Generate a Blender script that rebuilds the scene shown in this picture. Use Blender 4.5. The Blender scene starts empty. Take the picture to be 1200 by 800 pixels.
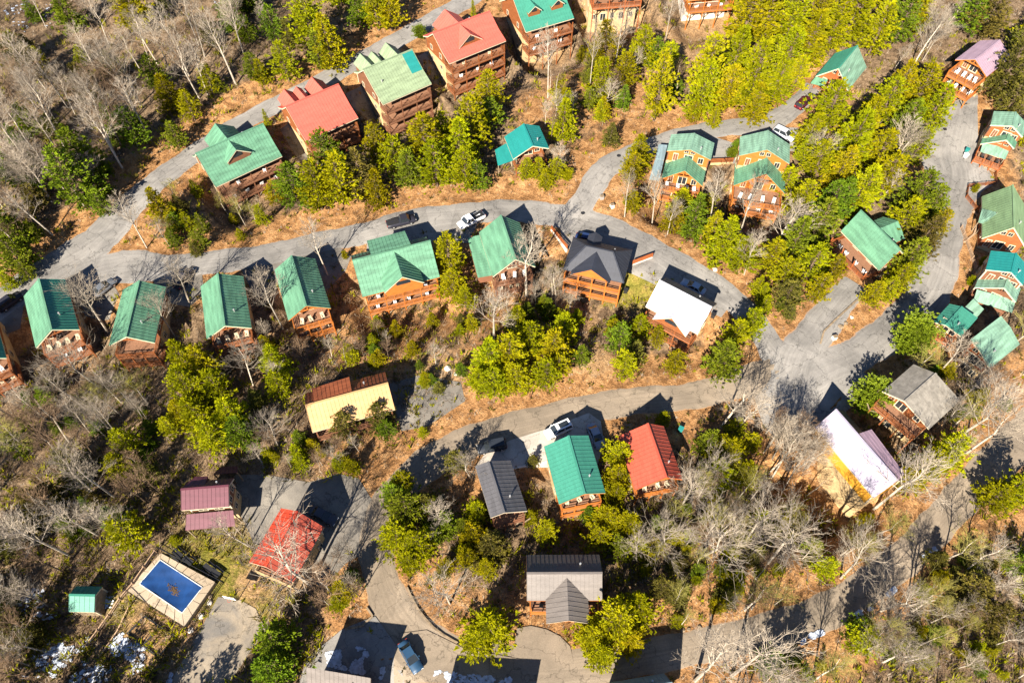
import bpy, bmesh, math, random
import numpy as np
from mathutils import Vector, Matrix, noise
C = bpy.context.scene.collection
R = math.radians
rng = random.Random(7)
nrng = np.random.default_rng(7)
# ------------------------------------------------------------------ camera, light, exposure
FPX, NADIR, CAMZ = 850.0, 560.0, 112.0        # focal length in photo pixels, nadir offset below the centre, camera height
PITCH = math.atan(NADIR / FPX)
cd = bpy.data.cameras.new('camera'); cam = bpy.data.objects.new('camera', cd); C.objects.link(cam)
cam.location = (0, 0, CAMZ); cam.rotation_euler = (PITCH, 0, 0)
cd.sensor_width = 36; cd.lens = 36 * FPX / 1200; cd.clip_end = 9000; cd.clip_start = 1
bpy.context.scene.camera = cam
SUN_EL, SUN_AZ = 34.0, 24.0                   # shadows fall 24 degrees right of the camera's forward direction
w = bpy.data.worlds.new('World'); bpy.context.scene.world = w; w.use_nodes = True
nt = w.node_tree; sky = nt.nodes.new('ShaderNodeTexSky'); sky.sky_type = 'NISHITA'; sky.sun_disc = False
sky.altitude = 2500; sky.air_density = .75; sky.dust_density = 0; sky.ozone_density = 2.5
sky.sun_elevation = R(SUN_EL); sky.sun_rotation = R(180 + SUN_AZ)
nt.links.new(sky.outputs[0], nt.nodes['Background'].inputs[0]); nt.nodes['Background'].inputs[1].default_value = 0.065
sd = bpy.data.lights.new('sun', 'SUN'); sun = bpy.data.objects.new('sun', sd); C.objects.link(sun)
sd.energy = 5.0; sd.angle = R(0.5); sd.color = (1.0, 0.91, 0.76)
sdir = Vector((math.sin(R(SUN_AZ)) * math.cos(R(SUN_EL)), math.cos(R(SUN_AZ)) * math.cos(R(SUN_EL)), -math.sin(R(SUN_EL))))
sun.rotation_euler = sdir.to_track_quat('-Z', 'Y').to_euler()
vs = bpy.context.scene.view_settings
vs.view_transform = 'Standard'; vs.look = 'None'; vs.gamma = 1; vs.use_curve_mapping = False; vs.exposure = 1.75
bpy.context.scene.cycles.max_bounces = 5; bpy.context.scene.cycles.diffuse_bounces = 2
bpy.context.scene.cycles.transparent_max_bounces = 4

# ------------------------------------------------------------------ photo pixel -> place on the ground
_ct, _st = math.cos(PITCH), math.sin(PITCH)
FWD = np.array([0, _st, -_ct]); UP = np.array([0, _ct, _st]); CAM = np.array([0, 0, CAMZ])
def ray(p): return np.array([(p[0] - 600) / FPX, 0, 0]) + UP * (400 - p[1]) / FPX + FWD
def at_z(p, z):
    d = ray(p); return CAM + d * ((z - CAMZ) / d[2])
def px(P):
    q = np.asarray(P, float) - CAM; k = q @ FWD
    return np.array([600 + FPX * q[0] / k, 400 - FPX * (q @ UP) / k])
SLOPE = math.tan(R(4))
def base_z(x, y):
    return (SLOPE * y + 0.7 * np.sin(x * .045 + .6) * np.cos(y * .06) + .35 * np.sin(x * .13 + y * .11) + .22 * np.sin(x * .31 - y * .23 + 1))
def hit(p, fn, up=0.0):
    z = 5.0
    for _ in range(25):
        q = at_z(p, z + up); z = z * .4 + .6 * float(fn(q[0], q[1]))
    q = at_z(p, z + up); q[2] = z
    return q
# roads: photo centre lines (x, y, width in metres)
ROADS = [
 ('upper', [(600,-34,6.2),(560,-6,6.2),(520,16,6.2),(470,44,6.2),(420,72,6.0),(360,104,6.0),(305,132,6.0),(258,160,6.0),(215,190,6.2),(178,216,6.6),(146,248,7.5),(112,284,9.5),(70,312,10),(25,340,9),(-30,378,8)]),
 ('middle', [(95,325,8),(140,312,9),(200,314,7),(250,306,6.6),(310,300,6.2),(370,286,6.2),(430,272,6.2),(480,258,6.4),(540,251,6.4),(600,247,6.6),(660,254,6.8),(715,268,6.6),(770,295,6.4),(815,322,6.4),(855,347,6.0),(885,378,5.6),(905,410,6),(925,432,8)]),
 ('branch', [(672,252,6),(690,226,5.6),(706,200,6),(732,184,5.8),(765,170,5.2),(805,158,5.2),(850,150,5.6),(895,145,6),(925,130,5.4),(942,114,4.4),(954,101,4)]),
 ('lower', [(945,440,10),(905,440,8),(860,452,6),(805,465,5.6),(745,469,5.8),(690,479,6),(640,490,6),(590,503,6),(540,522,6.4),(500,544,6.4),(468,572,6),(448,600,6),(440,632,6),(444,666,5.6),(456,704,6.2),(483,741,6.6),(533,772,6.6),(600,780,6.4),(660,782,5.6),(720,776,5.2),(780,765,5.2),(840,753,5.2),(900,738,5.4),(955,722,5.6),(1005,694,5.2),(1055,658,5.4),(1095,618,5.6),(1135,575,5.8),(1175,535,6.6),(1215,495,6.6),(1260,450,6.6)]),
 ('right', [(1133,108,5),(1128,140,6.5),(1120,180,8.5),(1126,212,9),(1112,250,8),(1104,290,7.6),(1096,325,8),(1076,360,8),(1040,392,7.4),(1000,418,7),(960,436,8),(925,455,9),(905,478,7)]),
 ('spur', [(1003,332,5),(985,352,6),(962,382,7),(940,412,8),(930,440,9),(925,470,9),(935,492,8)]),
]
def smooth_line(pts, fn, step=2.0):
    P = np.array([list(hit(p, fn)) + [p[2]] for p in pts])
    out = []
    n = len(P)
    for i in range(n - 1):
        p0, p1, p2, p3 = P[max(i-1, 0)], P[i], P[i+1], P[min(i+2, n-1)]
        k = max(2, int(np.linalg.norm(p2[:2] - p1[:2]) / step))
        for t in np.arange(k) / k:
            out.append(.5 * (2*p1 + (p2-p0)*t + (2*p0-5*p1+4*p2-p3)*t*t + (3*p1-p0-3*p2+p3)*t**3))
    out.append(P[-1]); out = np.array(out)
    z = out[:, 2].copy()
    for _ in range(12): z[1:-1] = (z[:-2] + z[1:-1] * 2 + z[2:]) / 4
    out[:, 2] = z
    return out
LINES = {n: smooth_line(p, base_z) for n, p in ROADS}
RS = np.concatenate(list(LINES.values()))
def raw_z(x, y):
    x = np.asarray(x, float); y = np.asarray(y, float)
    z = base_z(x, y)
    shp = z.shape; xf, yf, zf = x.ravel(), y.ravel(), z.ravel().copy()
    for i in range(0, len(xf), 20000):
        sl = slice(i, i + 20000)
        d2 = (xf[sl, None] - RS[None, :, 0])**2 + (yf[sl, None] - RS[None, :, 1])**2
        j = d2.argmin(1); d = np.sqrt(d2[np.arange(len(j)), j]) - RS[j, 3] / 2
        # several nearby samples averaged so that crossing roads agree
        wgt = 1 / (d2 + .5)**2; zr = (wgt * RS[None, :, 2]).sum(1) / wgt.sum(1)
        t = np.clip((d - .8) / 5.5, 0, 1); t = t * t * (3 - 2 * t)
        zf[sl] = zr * (1 - t) + zf[sl] * t
    return zf.reshape(shp)
GX = np.concatenate([-np.geomspace(5000, 175, 18), np.arange(-170, 170.5, 1.0), np.geomspace(175, 5000, 18)])
GY = np.concatenate([-np.geomspace(3000, 8, 14), np.arange(-4, 215.5, 1.0), np.geomspace(222, 6000, 18)])
XX, YY = np.meshgrid(GX, GY)
core = (abs(XX) < 260) & (YY > -40) & (YY < 330)
ZZ = SLOPE * np.clip(YY, -200, 400)
ZZ[core] = raw_z(XX[core], YY[core])
def T(x, y):
    i = int(np.clip(np.searchsorted(GX, x) - 1, 0, len(GX) - 2)); j = int(np.clip(np.searchsorted(GY, y) - 1, 0, len(GY) - 2))
    a = (x - GX[i]) / (GX[i+1] - GX[i]); b = (y - GY[j]) / (GY[j+1] - GY[j])
    return float((ZZ[j,i]*(1-a)+ZZ[j,i+1]*a)*(1-b) + (ZZ[j+1,i]*(1-a)+ZZ[j+1,i+1]*a)*b)
def at(x, y, up=0.0): return hit((x, y), T, up)
def road_dist(x, y):
    d = np.sqrt((RS[:, 0] - x)**2 + (RS[:, 1] - y)**2) - RS[:, 3] / 2
    return float(d.min())

# ------------------------------------------------------------------ materials
def mat(name, col, rough=.8, spec=.2, var=.15, scale=3.0, col2=None, stretch=None, rnd=0.0, hue=0.0, bump=0.0, metal=0.0, coords='Object', mixlo=.35, mixhi=.65, trans=0.0, fine=0.0):
    m = bpy.data.materials.new(name); m.use_nodes = True
    n = m.node_tree.nodes; l = m.node_tree.links; b = n['Principled BSDF']
    b.inputs['Roughness'].default_value = rough; b.inputs['Specular IOR Level'].default_value = spec; b.inputs['Metallic'].default_value = metal
    tc = n.new('ShaderNodeTexCoord'); mp = n.new('ShaderNodeMapping'); l.new(tc.outputs[coords], mp.inputs[0])
    if stretch: mp.inputs['Scale'].default_value = stretch
    no = n.new('ShaderNodeTexNoise'); no.inputs['Scale'].default_value = scale; no.inputs['Detail'].default_value = 5; l.new(mp.outputs[0], no.inputs[0])
    rp = n.new('ShaderNodeValToRGB'); l.new(no.outputs[0], rp.inputs[0])
    c2 = col2 or tuple(c * (1 - var) for c in col); c1 = col if col2 else tuple(min(1, c * (1 + var)) for c in col)
    rp.color_ramp.elements[0].position = mixlo; rp.color_ramp.elements[1].position = mixhi
    rp.color_ramp.elements[0].color = (*c2, 1); rp.color_ramp.elements[1].color = (*c1, 1)
    out = rp.outputs[0]
    if fine:
        n2 = n.new('ShaderNodeTexNoise'); n2.inputs['Scale'].default_value = scale * 9; n2.inputs['Detail'].default_value = 3; l.new(mp.outputs[0], n2.inputs[0])
        mr = n.new('ShaderNodeMapRange'); mr.inputs[1].default_value = .3; mr.inputs[2].default_value = .7; mr.inputs[3].default_value = 1 - fine; mr.inputs[4].default_value = 1 + fine; l.new(n2.outputs[0], mr.inputs[0])
        mx = n.new('ShaderNodeVectorMath'); mx.operation = 'SCALE'; l.new(out, mx.inputs[0]); l.new(mr.outputs[0], mx.inputs['Scale']); out = mx.outputs[0]
    if rnd or hue:
        oi = n.new('ShaderNodeObjectInfo'); hs = n.new('ShaderNodeHueSaturation'); l.new(out, hs.inputs['Color'])
        a = n.new('ShaderNodeMapRange'); a.inputs[3].default_value = 1 - rnd; a.inputs[4].default_value = 1 + rnd; l.new(oi.outputs['Random'], a.inputs[0]); l.new(a.outputs[0], hs.inputs['Value'])
        mu = n.new('ShaderNodeMath'); mu.operation = 'MULTIPLY'; mu.inputs[1].default_value = 7.13; l.new(oi.outputs['Random'], mu.inputs[0])
        fr = n.new('ShaderNodeMath'); fr.operation = 'FRACT'; l.new(mu.outputs[0], fr.inputs[0])
        a2 = n.new('ShaderNodeMapRange'); a2.inputs[3].default_value = .5 - hue; a2.inputs[4].default_value = .5 + hue; l.new(fr.outputs[0], a2.inputs[0]); l.new(a2.outputs[0], hs.inputs['Hue'])
        out = hs.outputs[0]
    l.new(out, b.inputs['Base Color'])
    if bump:
        bp = n.new('ShaderNodeBump'); bp.inputs['Strength'].default_value = bump; bp.inputs['Distance'].default_value = .1; l.new(no.outputs[0], bp.inputs['Height']); l.new(bp.outputs[0], b.inputs['Normal'])
    if trans:
        tr = n.new('ShaderNodeBsdfTranslucent'); l.new(out, tr.inputs[0]); ms = n.new('ShaderNodeMixShader'); ms.inputs[0].default_value = trans
        l.new(b.outputs[0], ms.inputs[1]); l.new(tr.outputs[0], ms.inputs[2]); l.new(ms.outputs[0], n['Material Output'].inputs[0])
    return m
def roofmat(name, col, var=.18, rough=.5, spec=.25): return mat(name, col, rough, spec, var, .5, stretch=(.6, 3.5, 1), fine=.13)
M = {
 'green': roofmat('green_metal', (.085,.195,.125), .2), 'teal': roofmat('teal_metal', (.04,.185,.135), .07), 'mint': roofmat('mint_metal', (.135,.235,.175), .25),
 'sage': roofmat('sage_metal', (.19,.245,.15), .15), 'deepteal': roofmat('deep_teal_metal', (.014,.17,.16), .07), 'mossy': roofmat('mossy_green_metal', (.14,.215,.115), .15),
 'red': roofmat('red_metal', (.43,.095,.07), .06), 'brightred': roofmat('bright_red_metal', (.42,.048,.022), .07), 'maroon': roofmat('maroon_metal', (.105,.034,.048), .1),
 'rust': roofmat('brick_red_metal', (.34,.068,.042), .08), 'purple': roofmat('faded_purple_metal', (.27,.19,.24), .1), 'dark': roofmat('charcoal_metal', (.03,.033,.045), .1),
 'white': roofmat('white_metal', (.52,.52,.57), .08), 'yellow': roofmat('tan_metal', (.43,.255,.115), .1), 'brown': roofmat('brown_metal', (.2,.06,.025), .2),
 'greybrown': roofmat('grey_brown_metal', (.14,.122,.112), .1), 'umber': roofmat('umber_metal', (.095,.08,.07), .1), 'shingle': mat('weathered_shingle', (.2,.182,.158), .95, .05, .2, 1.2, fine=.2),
 'bluegrey': roofmat('blue_grey_metal', (.16,.22,.25), .15), 'slate': roofmat('slate_grey_metal', (.085,.083,.09), .12), 'lilac': roofmat('pale_lilac_metal', (.31,.285,.36), .15),
 'log': mat('stained_log', (.2,.066,.022), .7, .2, .25, 1.0, stretch=(1, 1, 9)), 'amber': mat('amber_log', (.52,.25,.028), .7, .2, .15, 1.0, stretch=(1, 1, 9)), 'orange': mat('orange_log', (.36,.115,.022), .7, .2, .2, 1.0, stretch=(1, 1, 9)),
 'brownlog': mat('brown_log', (.15,.065,.035), .75, .2, .25, 1.0, stretch=(1, 1, 9)), 'cedar': mat('cedar_log', (.27,.08,.026), .7, .2, .22, 1.0, stretch=(1, 1, 9)),
 'deckwood': mat('weathered_deck_wood', (.22,.115,.07), .85, .1, .25, 2.0, stretch=(1, 8, 1)), 'paledeck': mat('pale_deck_wood', (.34,.23,.15), .85, .1, .25, 2.0, stretch=(1, 8, 1)),
 'stucco': mat('cream_stucco', (.42,.3,.16), .9, .1, .12, 1.0, fine=.06), 'block': mat('white_block', (.55,.5,.44), .9, .1, .1, 1.5), 'timber': mat('grey_timber', (.2,.15,.1), .9, .1, .3, 2.0),
 'frame': mat('cream_frame', (.5,.42,.3), .6, .3, .05), 'whitepaint': mat('white_paint', (.75,.75,.75), .5, .4, .04), 'glass': mat('window_glass', (.02,.025,.03), .06, .6, .1),
 'black': mat('black_metal', (.02,.02,.022), .5, .4, .1), 'chrome': mat('galvanised_metal', (.55,.55,.55), .35, .5, .1, metal=.6),
 'asphalt': None, 'rubber': mat('rubber', (.015,.015,.015), .9, .1, .1),
}
def setin(nd, **k):
    for a, b in k.items(): nd.inputs[a].default_value = b
def ground_material():
    m = bpy.data.materials.new('leaf_litter_ground'); m.use_nodes = True
    n = m.node_tree.nodes; l = m.node_tree.links; b = n['Principled BSDF']; b.inputs['Roughness'].default_value = .95; b.inputs['Specular IOR Level'].default_value = .05
    tc = n.new('ShaderNodeTexCoord')
    def noise(s, d=6, r=.6, dist=0):
        x = n.new('ShaderNodeTexNoise'); setin(x, Scale=s, Detail=d, Roughness=r, Distortion=dist); l.new(tc.outputs['Object'], x.inputs[0]); return x.outputs[0]
    def ramp(src, stops):
        r = n.new('ShaderNodeValToRGB'); l.new(src, r.inputs[0]); e = r.color_ramp.elements
        while len(e) < len(stops): e.new(.5)
        for i, (p, c) in enumerate(stops): e[i].position = p; e[i].color = (*c, 1)
        return r.outputs[0]
    def mix(f, a, c):
        x = n.new('ShaderNodeMix'); x.data_type = 'RGBA'; l.new(f, x.inputs[0]); l.new(a, x.inputs[6]); l.new(c, x.inputs[7]); return x.outputs[2]
    big, med, fin = noise(.07, 4), noise(.55, 6, .65, .6), noise(3.4, 5, .7)
    forest = ramp(med, [(.3, (.04,.028,.019)), (.45, (.125,.085,.052)), (.58, (.23,.16,.10)), (.75, (.14,.10,.06))])
    litter = ramp(med, [(.28, (.11,.06,.03)), (.42, (.21,.105,.042)), (.55, (.345,.185,.08)), (.72, (.44,.265,.125))])
    grass = ramp(med, [(.3, (.07,.075,.012)), (.5, (.17,.15,.03)), (.7, (.3,.21,.06))])
    soil = ramp(med, [(.3, (.22,.13,.065)), (.5, (.31,.19,.095)), (.7, (.38,.25,.135))])
    at_ = n.new('ShaderNodeVertexColor'); at_.layer_name = 'mask'; sp = n.new('ShaderNodeSeparateColor'); l.new(at_.outputs[0], sp.inputs[0])
    def edge(ch, amt=.9):
        a = n.new('ShaderNodeMath'); a.operation = 'SUBTRACT'; l.new(med, a.inputs[0]); a.inputs[1].default_value = .5
        c = n.new('ShaderNodeMath'); c.operation = 'MULTIPLY_ADD'; l.new(a.outputs[0], c.inputs[0]); c.inputs[1].default_value = amt; l.new(sp.outputs[ch], c.inputs[2])
        r = n.new('ShaderNodeMapRange'); r.inputs[1].default_value = .35; r.inputs[2].default_value = .65; l.new(c.outputs[0], r.inputs[0]); return r.outputs[0]
    col = mix(edge(0), forest, litter); col = mix(edge(1), col, grass); col = mix(edge(2), col, soil)
    mr = n.new('ShaderNodeMapRange'); setin(mr, **{'From Min': .3, 'From Max': .7, 'To Min': .5, 'To Max': 1.45}); l.new(fin, mr.inputs[0])
    sc = n.new('ShaderNodeVectorMath'); sc.operation = 'SCALE'; l.new(col, sc.inputs[0]); l.new(mr.outputs[0], sc.inputs['Scale'])
    l.new(sc.outputs[0], b.inputs['Base Color'])
    ad = n.new('ShaderNodeMath'); ad.operation = 'ADD'; l.new(med, ad.inputs[0]); l.new(fin, ad.inputs[1])
    bp = n.new('ShaderNodeBump'); setin(bp, Strength=.9, Distance=.35); l.new(ad.outputs[0], bp.inputs['Height']); l.new(bp.outputs[0], b.inputs['Normal'])
    return m
def asphalt_material(name, c0, c1, litter=True):
    m = bpy.data.materials.new(name); m.use_nodes = True
    n = m.node_tree.nodes; l = m.node_tree.links; b = n['Principled BSDF']; b.inputs['Roughness'].default_value = .9; b.inputs['Specular IOR Level'].default_value = .15
    tc = n.new('ShaderNodeTexCoord')
    a = n.new('ShaderNodeTexNoise'); setin(a, Scale=.16, Detail=6, Roughness=.62, Distortion=.8); l.new(tc.outputs['Object'], a.inputs[0])
    r = n.new('ShaderNodeValToRGB'); l.new(a.outputs[0], r.inputs[0]); r.color_ramp.elements[0].position = .34; r.color_ramp.elements[1].position = .66
    r.color_ramp.elements[0].color = (*c0, 1); r.color_ramp.elements[1].color = (*c1, 1)
    f = n.new('ShaderNodeTexNoise'); setin(f, Scale=7, Detail=4); l.new(tc.outputs['Object'], f.inputs[0])
    mr = n.new('ShaderNodeMapRange'); setin(mr, **{'From Min': .3, 'From Max': .7, 'To Min': .85, 'To Max': 1.12}); l.new(f.outputs[0], mr.inputs[0])
    sc = n.new('ShaderNodeVectorMath'); sc.operation = 'SCALE'; l.new(r.outputs[0], sc.inputs[0]); l.new(mr.outputs[0], sc.inputs['Scale']); out = sc.outputs[0]
    vo = n.new('ShaderNodeTexVoronoi'); vo.feature = 'DISTANCE_TO_EDGE'; setin(vo, Scale=.22); dn = n.new('ShaderNodeTexNoise'); setin(dn, Scale=.8, Detail=4); l.new(tc.outputs['Object'], dn.inputs[0])
    dm = n.new('ShaderNodeVectorMath'); dm.operation = 'MULTIPLY_ADD'; l.new(dn.outputs['Color'], dm.inputs[0]); dm.inputs[1].default_value = (3, 3, 3); l.new(tc.outputs['Object'], dm.inputs[2]); l.new(dm.outputs[0], vo.inputs[0])
    ck = n.new('ShaderNodeMapRange'); setin(ck, **{'From Min': .0, 'From Max': .022, 'To Min': .55, 'To Max': 1.0}); l.new(vo.outputs['Distance'], ck.inputs[0])
    s3 = n.new('ShaderNodeVectorMath'); s3.operation = 'SCALE'; l.new(out, s3.inputs[0]); l.new(ck.outputs[0], s3.inputs['Scale']); out = s3.outputs[0]
    vp = n.new('ShaderNodeTexVoronoi'); setin(vp, Scale=.075); l.new(tc.outputs['Object'], vp.inputs[0]); sr = n.new('ShaderNodeSeparateColor'); l.new(vp.outputs['Color'], sr.inputs[0])
    pk = n.new('ShaderNodeMapRange'); setin(pk, **{'To Min': .86, 'To Max': 1.1}); l.new(sr.outputs[0], pk.inputs[0])
    s4 = n.new('ShaderNodeVectorMath'); s4.operation = 'SCALE'; l.new(out, s4.inputs[0]); l.new(pk.outputs[0], s4.inputs['Scale']); out = s4.outputs[0]
    if litter:
        uv = n.new('ShaderNodeUVMap'); sx = n.new('ShaderNodeSeparateXYZ'); l.new(uv.outputs[0], sx.inputs[0])
        # tyre-worn streaks along the road
        wv = n.new('ShaderNodeTexNoise'); mp = n.new('ShaderNodeMapping'); mp.inputs['Scale'].default_value = (9, .35, 1); l.new(uv.outputs[0], mp.inputs[0]); l.new(mp.outputs[0], wv.inputs[0]); setin(wv, Scale=1.0, Detail=3)
        wr = n.new('ShaderNodeMapRange'); setin(wr, **{'From Min': .3, 'From Max': .7, 'To Min': .86, 'To Max': 1.12}); l.new(wv.outputs[0], wr.inputs[0])
        s2 = n.new('ShaderNodeVectorMath'); s2.operation = 'SCALE'; l.new(out, s2.inputs[0]); l.new(wr.outputs[0], s2.inputs['Scale']); out = s2.outputs[0]
        e = n.new('ShaderNodeMath'); e.operation = 'ABSOLUTE'; l.new(sx.outputs[0], e.inputs[0])
        g = n.new('ShaderNodeTexNoise'); setin(g, Scale=.9, Detail=6, Roughness=.7); l.new(tc.outputs['Object'], g.inputs[0])
        ad = n.new('ShaderNodeMath'); ad.operation = 'MULTIPLY_ADD'; l.new(g.outputs[0], ad.inputs[0]); ad.inputs[1].default_value = .35; l.new(e.outputs[0], ad.inputs[2])
        k = n.new('ShaderNodeMapRange'); k.inputs[1].default_value = 1.04; k.inputs[2].default_value = 1.14; l.new(ad.outputs[0], k.inputs[0])
        x = n.new('ShaderNodeMix'); x.data_type = 'RGBA'; l.new(k.outputs[0], x.inputs[0]); l.new(out, x.inputs[6]); x.inputs[7].default_value = (.33,.18,.09,1); out = x.outputs[2]
    l.new(out, b.inputs['Base Color']); return m
M['ground'] = ground_material()
M['asphalt'] = asphalt_material('old_asphalt', (.15,.142,.135), (.245,.23,.215))
M['tanroad'] = asphalt_material('pale_asphalt', (.17,.138,.105), (.25,.2,.15))
M['lot'] = asphalt_material('lot_asphalt', (.11,.1,.09), (.2,.18,.155), False)
M['concrete'] = asphalt_material('concrete', (.33,.29,.25), (.45,.41,.36), False)
M['courtpad'] = asphalt_material('court_asphalt', (.13,.12,.11), (.29,.235,.17), False)

# ------------------------------------------------------------------ mesh helpers
class MB:
    def __init__(s): s.v = []; s.f = []
    def add(s, vs, fs):
        o = len(s.v); s.v += [tuple(map(float, p)) for p in vs]; s.f += [tuple(i + o for i in f) for f in fs]; return s
    def box(s, x0, y0, z0, x1, y1, z1):
        return s.add([(x0,y0,z0),(x1,y0,z0),(x1,y1,z0),(x0,y1,z0),(x0,y0,z1),(x1,y0,z1),(x1,y1,z1),(x0,y1,z1)], [(0,3,2,1),(4,5,6,7),(0,1,5,4),(1,2,6,5),(2,3,7,6),(3,0,4,7)])
    def beam(s, p, q, wd, ht=None):
        p, q = Vector(p), Vector(q); ht = ht or wd; d = (q - p).normalized()
        a = d.cross(Vector((0,0,1))); a = a.normalized() if a.length > 1e-4 else Vector((1,0,0)); b = a.cross(d).normalized()
        a, b = a * wd / 2, b * ht / 2
        return s.add([p-a-b, p+a-b, p+a+b, p-a+b, q-a-b, q+a-b, q+a+b, q-a+b], [(0,3,2,1),(4,5,6,7),(0,1,5,4),(1,2,6,5),(2,3,7,6),(3,0,4,7)])
    def slab(s, top, th):
        n = len(top); bot = [(p[0], p[1], p[2] - th) for p in top]
        return s.add(list(top) + bot, [tuple(range(n)), tuple(range(2*n-1, n-1, -1))] + [(i, (i+1) % n + 0, (i+1) % n + n, i + n) for i in range(n)])
    def prism(s, poly, axis0, axis1):          # poly of 3-d points at one end, moved by axis vector
        n = len(poly); return s.add(list(poly) + [tuple(Vector(p) + Vector(axis1)) for p in poly], [tuple(range(n)), tuple(range(2*n-1, n-1, -1))] + [(i, (i+1) % n, (i+1) % n + n, i + n) for i in range(n)])
    def tube(s, pts, rad, n=6, cap=True):
        o = len(s.v)
        for i, p in enumerate(pts):
            p = Vector(p); d = (Vector(pts[min(i+1, len(pts)-1)]) - Vector(pts[max(i-1, 0)])).normalized()
            a = d.cross(Vector((.3,.2,1))); a = a.normalized() if a.length > 1e-3 else Vector((1,0,0)); b = d.cross(a)
            for k in range(n):
                t = 2 * math.pi * k / n; s.v.append(tuple(p + (a * math.cos(t) + b * math.sin(t)) * rad[i]))
        for i in range(len(pts) - 1):
            for k in range(n): s.f.append((o+i*n+k, o+i*n+(k+1) % n, o+(i+1)*n+(k+1) % n, o+(i+1)*n+k))
        if cap: s.f.append(tuple(o + k for k in range(n))[::-1]); s.f.append(tuple(o + (len(pts)-1)*n + k for k in range(n)))
        return s
    def mesh(s, name, m, smooth=False, fix=True):
        me = bpy.data.meshes.new(name); me.from_pydata(s.v, [], s.f); me.materials.append(m)
        if fix:
            bm = bmesh.new(); bm.from_mesh(me); bmesh.ops.recalc_face_normals(bm, faces=bm.faces); bm.to_mesh(me); bm.free()
        if smooth: me.polygons.foreach_set('use_smooth', [True] * len(me.polygons))
        return me
    def build(s, name, m, parent=None, smooth=False, loc=None):
        o = bpy.data.objects.new(name, s.mesh(name, m, smooth)); C.objects.link(o)
        if parent: o.parent = parent
        if loc is not None: o.location = loc
        return o
def link(name, me, parent=None, loc=None, rz=0, scale=None):
    o = bpy.data.objects.new(name, me); C.objects.link(o)
    if parent: o.parent = parent
    if loc is not None: o.location = loc
    if rz: o.rotation_euler = (0, 0, rz)
    if scale: o.scale = scale
    return o
def tag(o, label=None, cat=None, group=None, kind=None):
    for k, v in (('label', label), ('category', cat), ('group', group), ('kind', kind)):
        if v: o[k] = v
    return o
def empty(name, loc, rz=0, label=None, cat=None, group=None):
    o = bpy.data.objects.new(name, None); C.objects.link(o); o.location = loc; o.rotation_euler = (0, 0, rz); o.empty_display_size = .2
    return tag(o, label, cat, group)


# ------------------------------------------------------------------ houses
def solve_house(pts, hr):
    """fit a gable roof (place, turn, length, widths, drops) to its corners; the ridge stands hr above the ground"""
    keys = list(pts); O = np.array([pts[k] for k in keys], float)
    mid = O.mean(0); c = at(*mid, up=hr - 2); zr = c[2] + hr if c[2] < 900 else hr
    W = {k: at_z(pts[k], zr - (0 if k[0] == 'r' else 3)) for k in keys}
    if 'ra' in pts and 'rb' in pts: u = W['rb'] - W['ra']
    elif 'e1a' in pts and 'e1b' in pts: u = W['e1b'] - W['e1a']
    else: u = W['e2b'] - W['e2a']
    a0 = math.atan2(u[1], u[0]); L0 = float(np.hypot(u[0], u[1]))
    n0 = np.array([-math.sin(a0), math.cos(a0)])
    e1 = [W[k][:2] for k in keys if k[:2] == 'e1']; oth = [W[k][:2] for k in keys if k[:2] != 'e1']
    s = 1 if (np.mean(e1, 0) - np.mean(oth, 0)) @ n0 > 0 else -1
    cc = np.mean([W[k][:2] for k in keys if k[0] == 'r'], 0) if ('ra' in pts and 'rb' in pts) else np.mean([W[k][:2] for k in keys], 0)
    q = np.array([cc[0], cc[1], a0, L0, 4.2, 3.2, 4.2, 3.2])
    def corner(q, k):
        u = np.array([math.cos(q[2]), math.sin(q[2])]); v = s * np.array([-u[1], u[0]])
        e = -q[3] / 2 if k[-1] == 'a' else q[3] / 2
        p = q[:2] + u * e
        if k[0] == 'r': return np.array([p[0], p[1], zr])
        if k[1] == '1': p = p + v * q[4]; return np.array([p[0], p[1], zr - q[5]])
        p = p - v * q[6]; return np.array([p[0], p[1], zr - q[7]])
    def res(q):
        r = [x for k, o in zip(keys, O) for x in (px(corner(q, k)) - o)]
        r += [(q[4]-q[6]) * .6, (q[5]-q[7]) * .9, (q[5]-.8*q[4]) * .8, (q[7]-.8*q[6]) * .8, (q[4]-4.3) * .15, (q[6]-4.3) * .15]
        return np.array(r)
    lam = 1e-2; r = res(q)
    for _ in range(60):
        J = np.stack([(res(q + h) - r) / 1e-4 for h in np.eye(8) * 1e-4], 1)
        A = J.T @ J; st = np.linalg.solve(A + lam * np.diag(np.diag(A) + 1e-6), -J.T @ r); r2 = res(q + st)
        if r2 @ r2 < r @ r: q = q + st; r = r2; lam *= .5
        else: lam *= 3
        if lam > 1e6: break
    err = np.abs(r[:2*len(keys)]).max()
    return dict(c=q[:2], ang=q[2], L=q[3], w1=q[4], d1=q[5], w2=q[6], d2=q[7], s=s, zr=zr, err=err)

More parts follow.
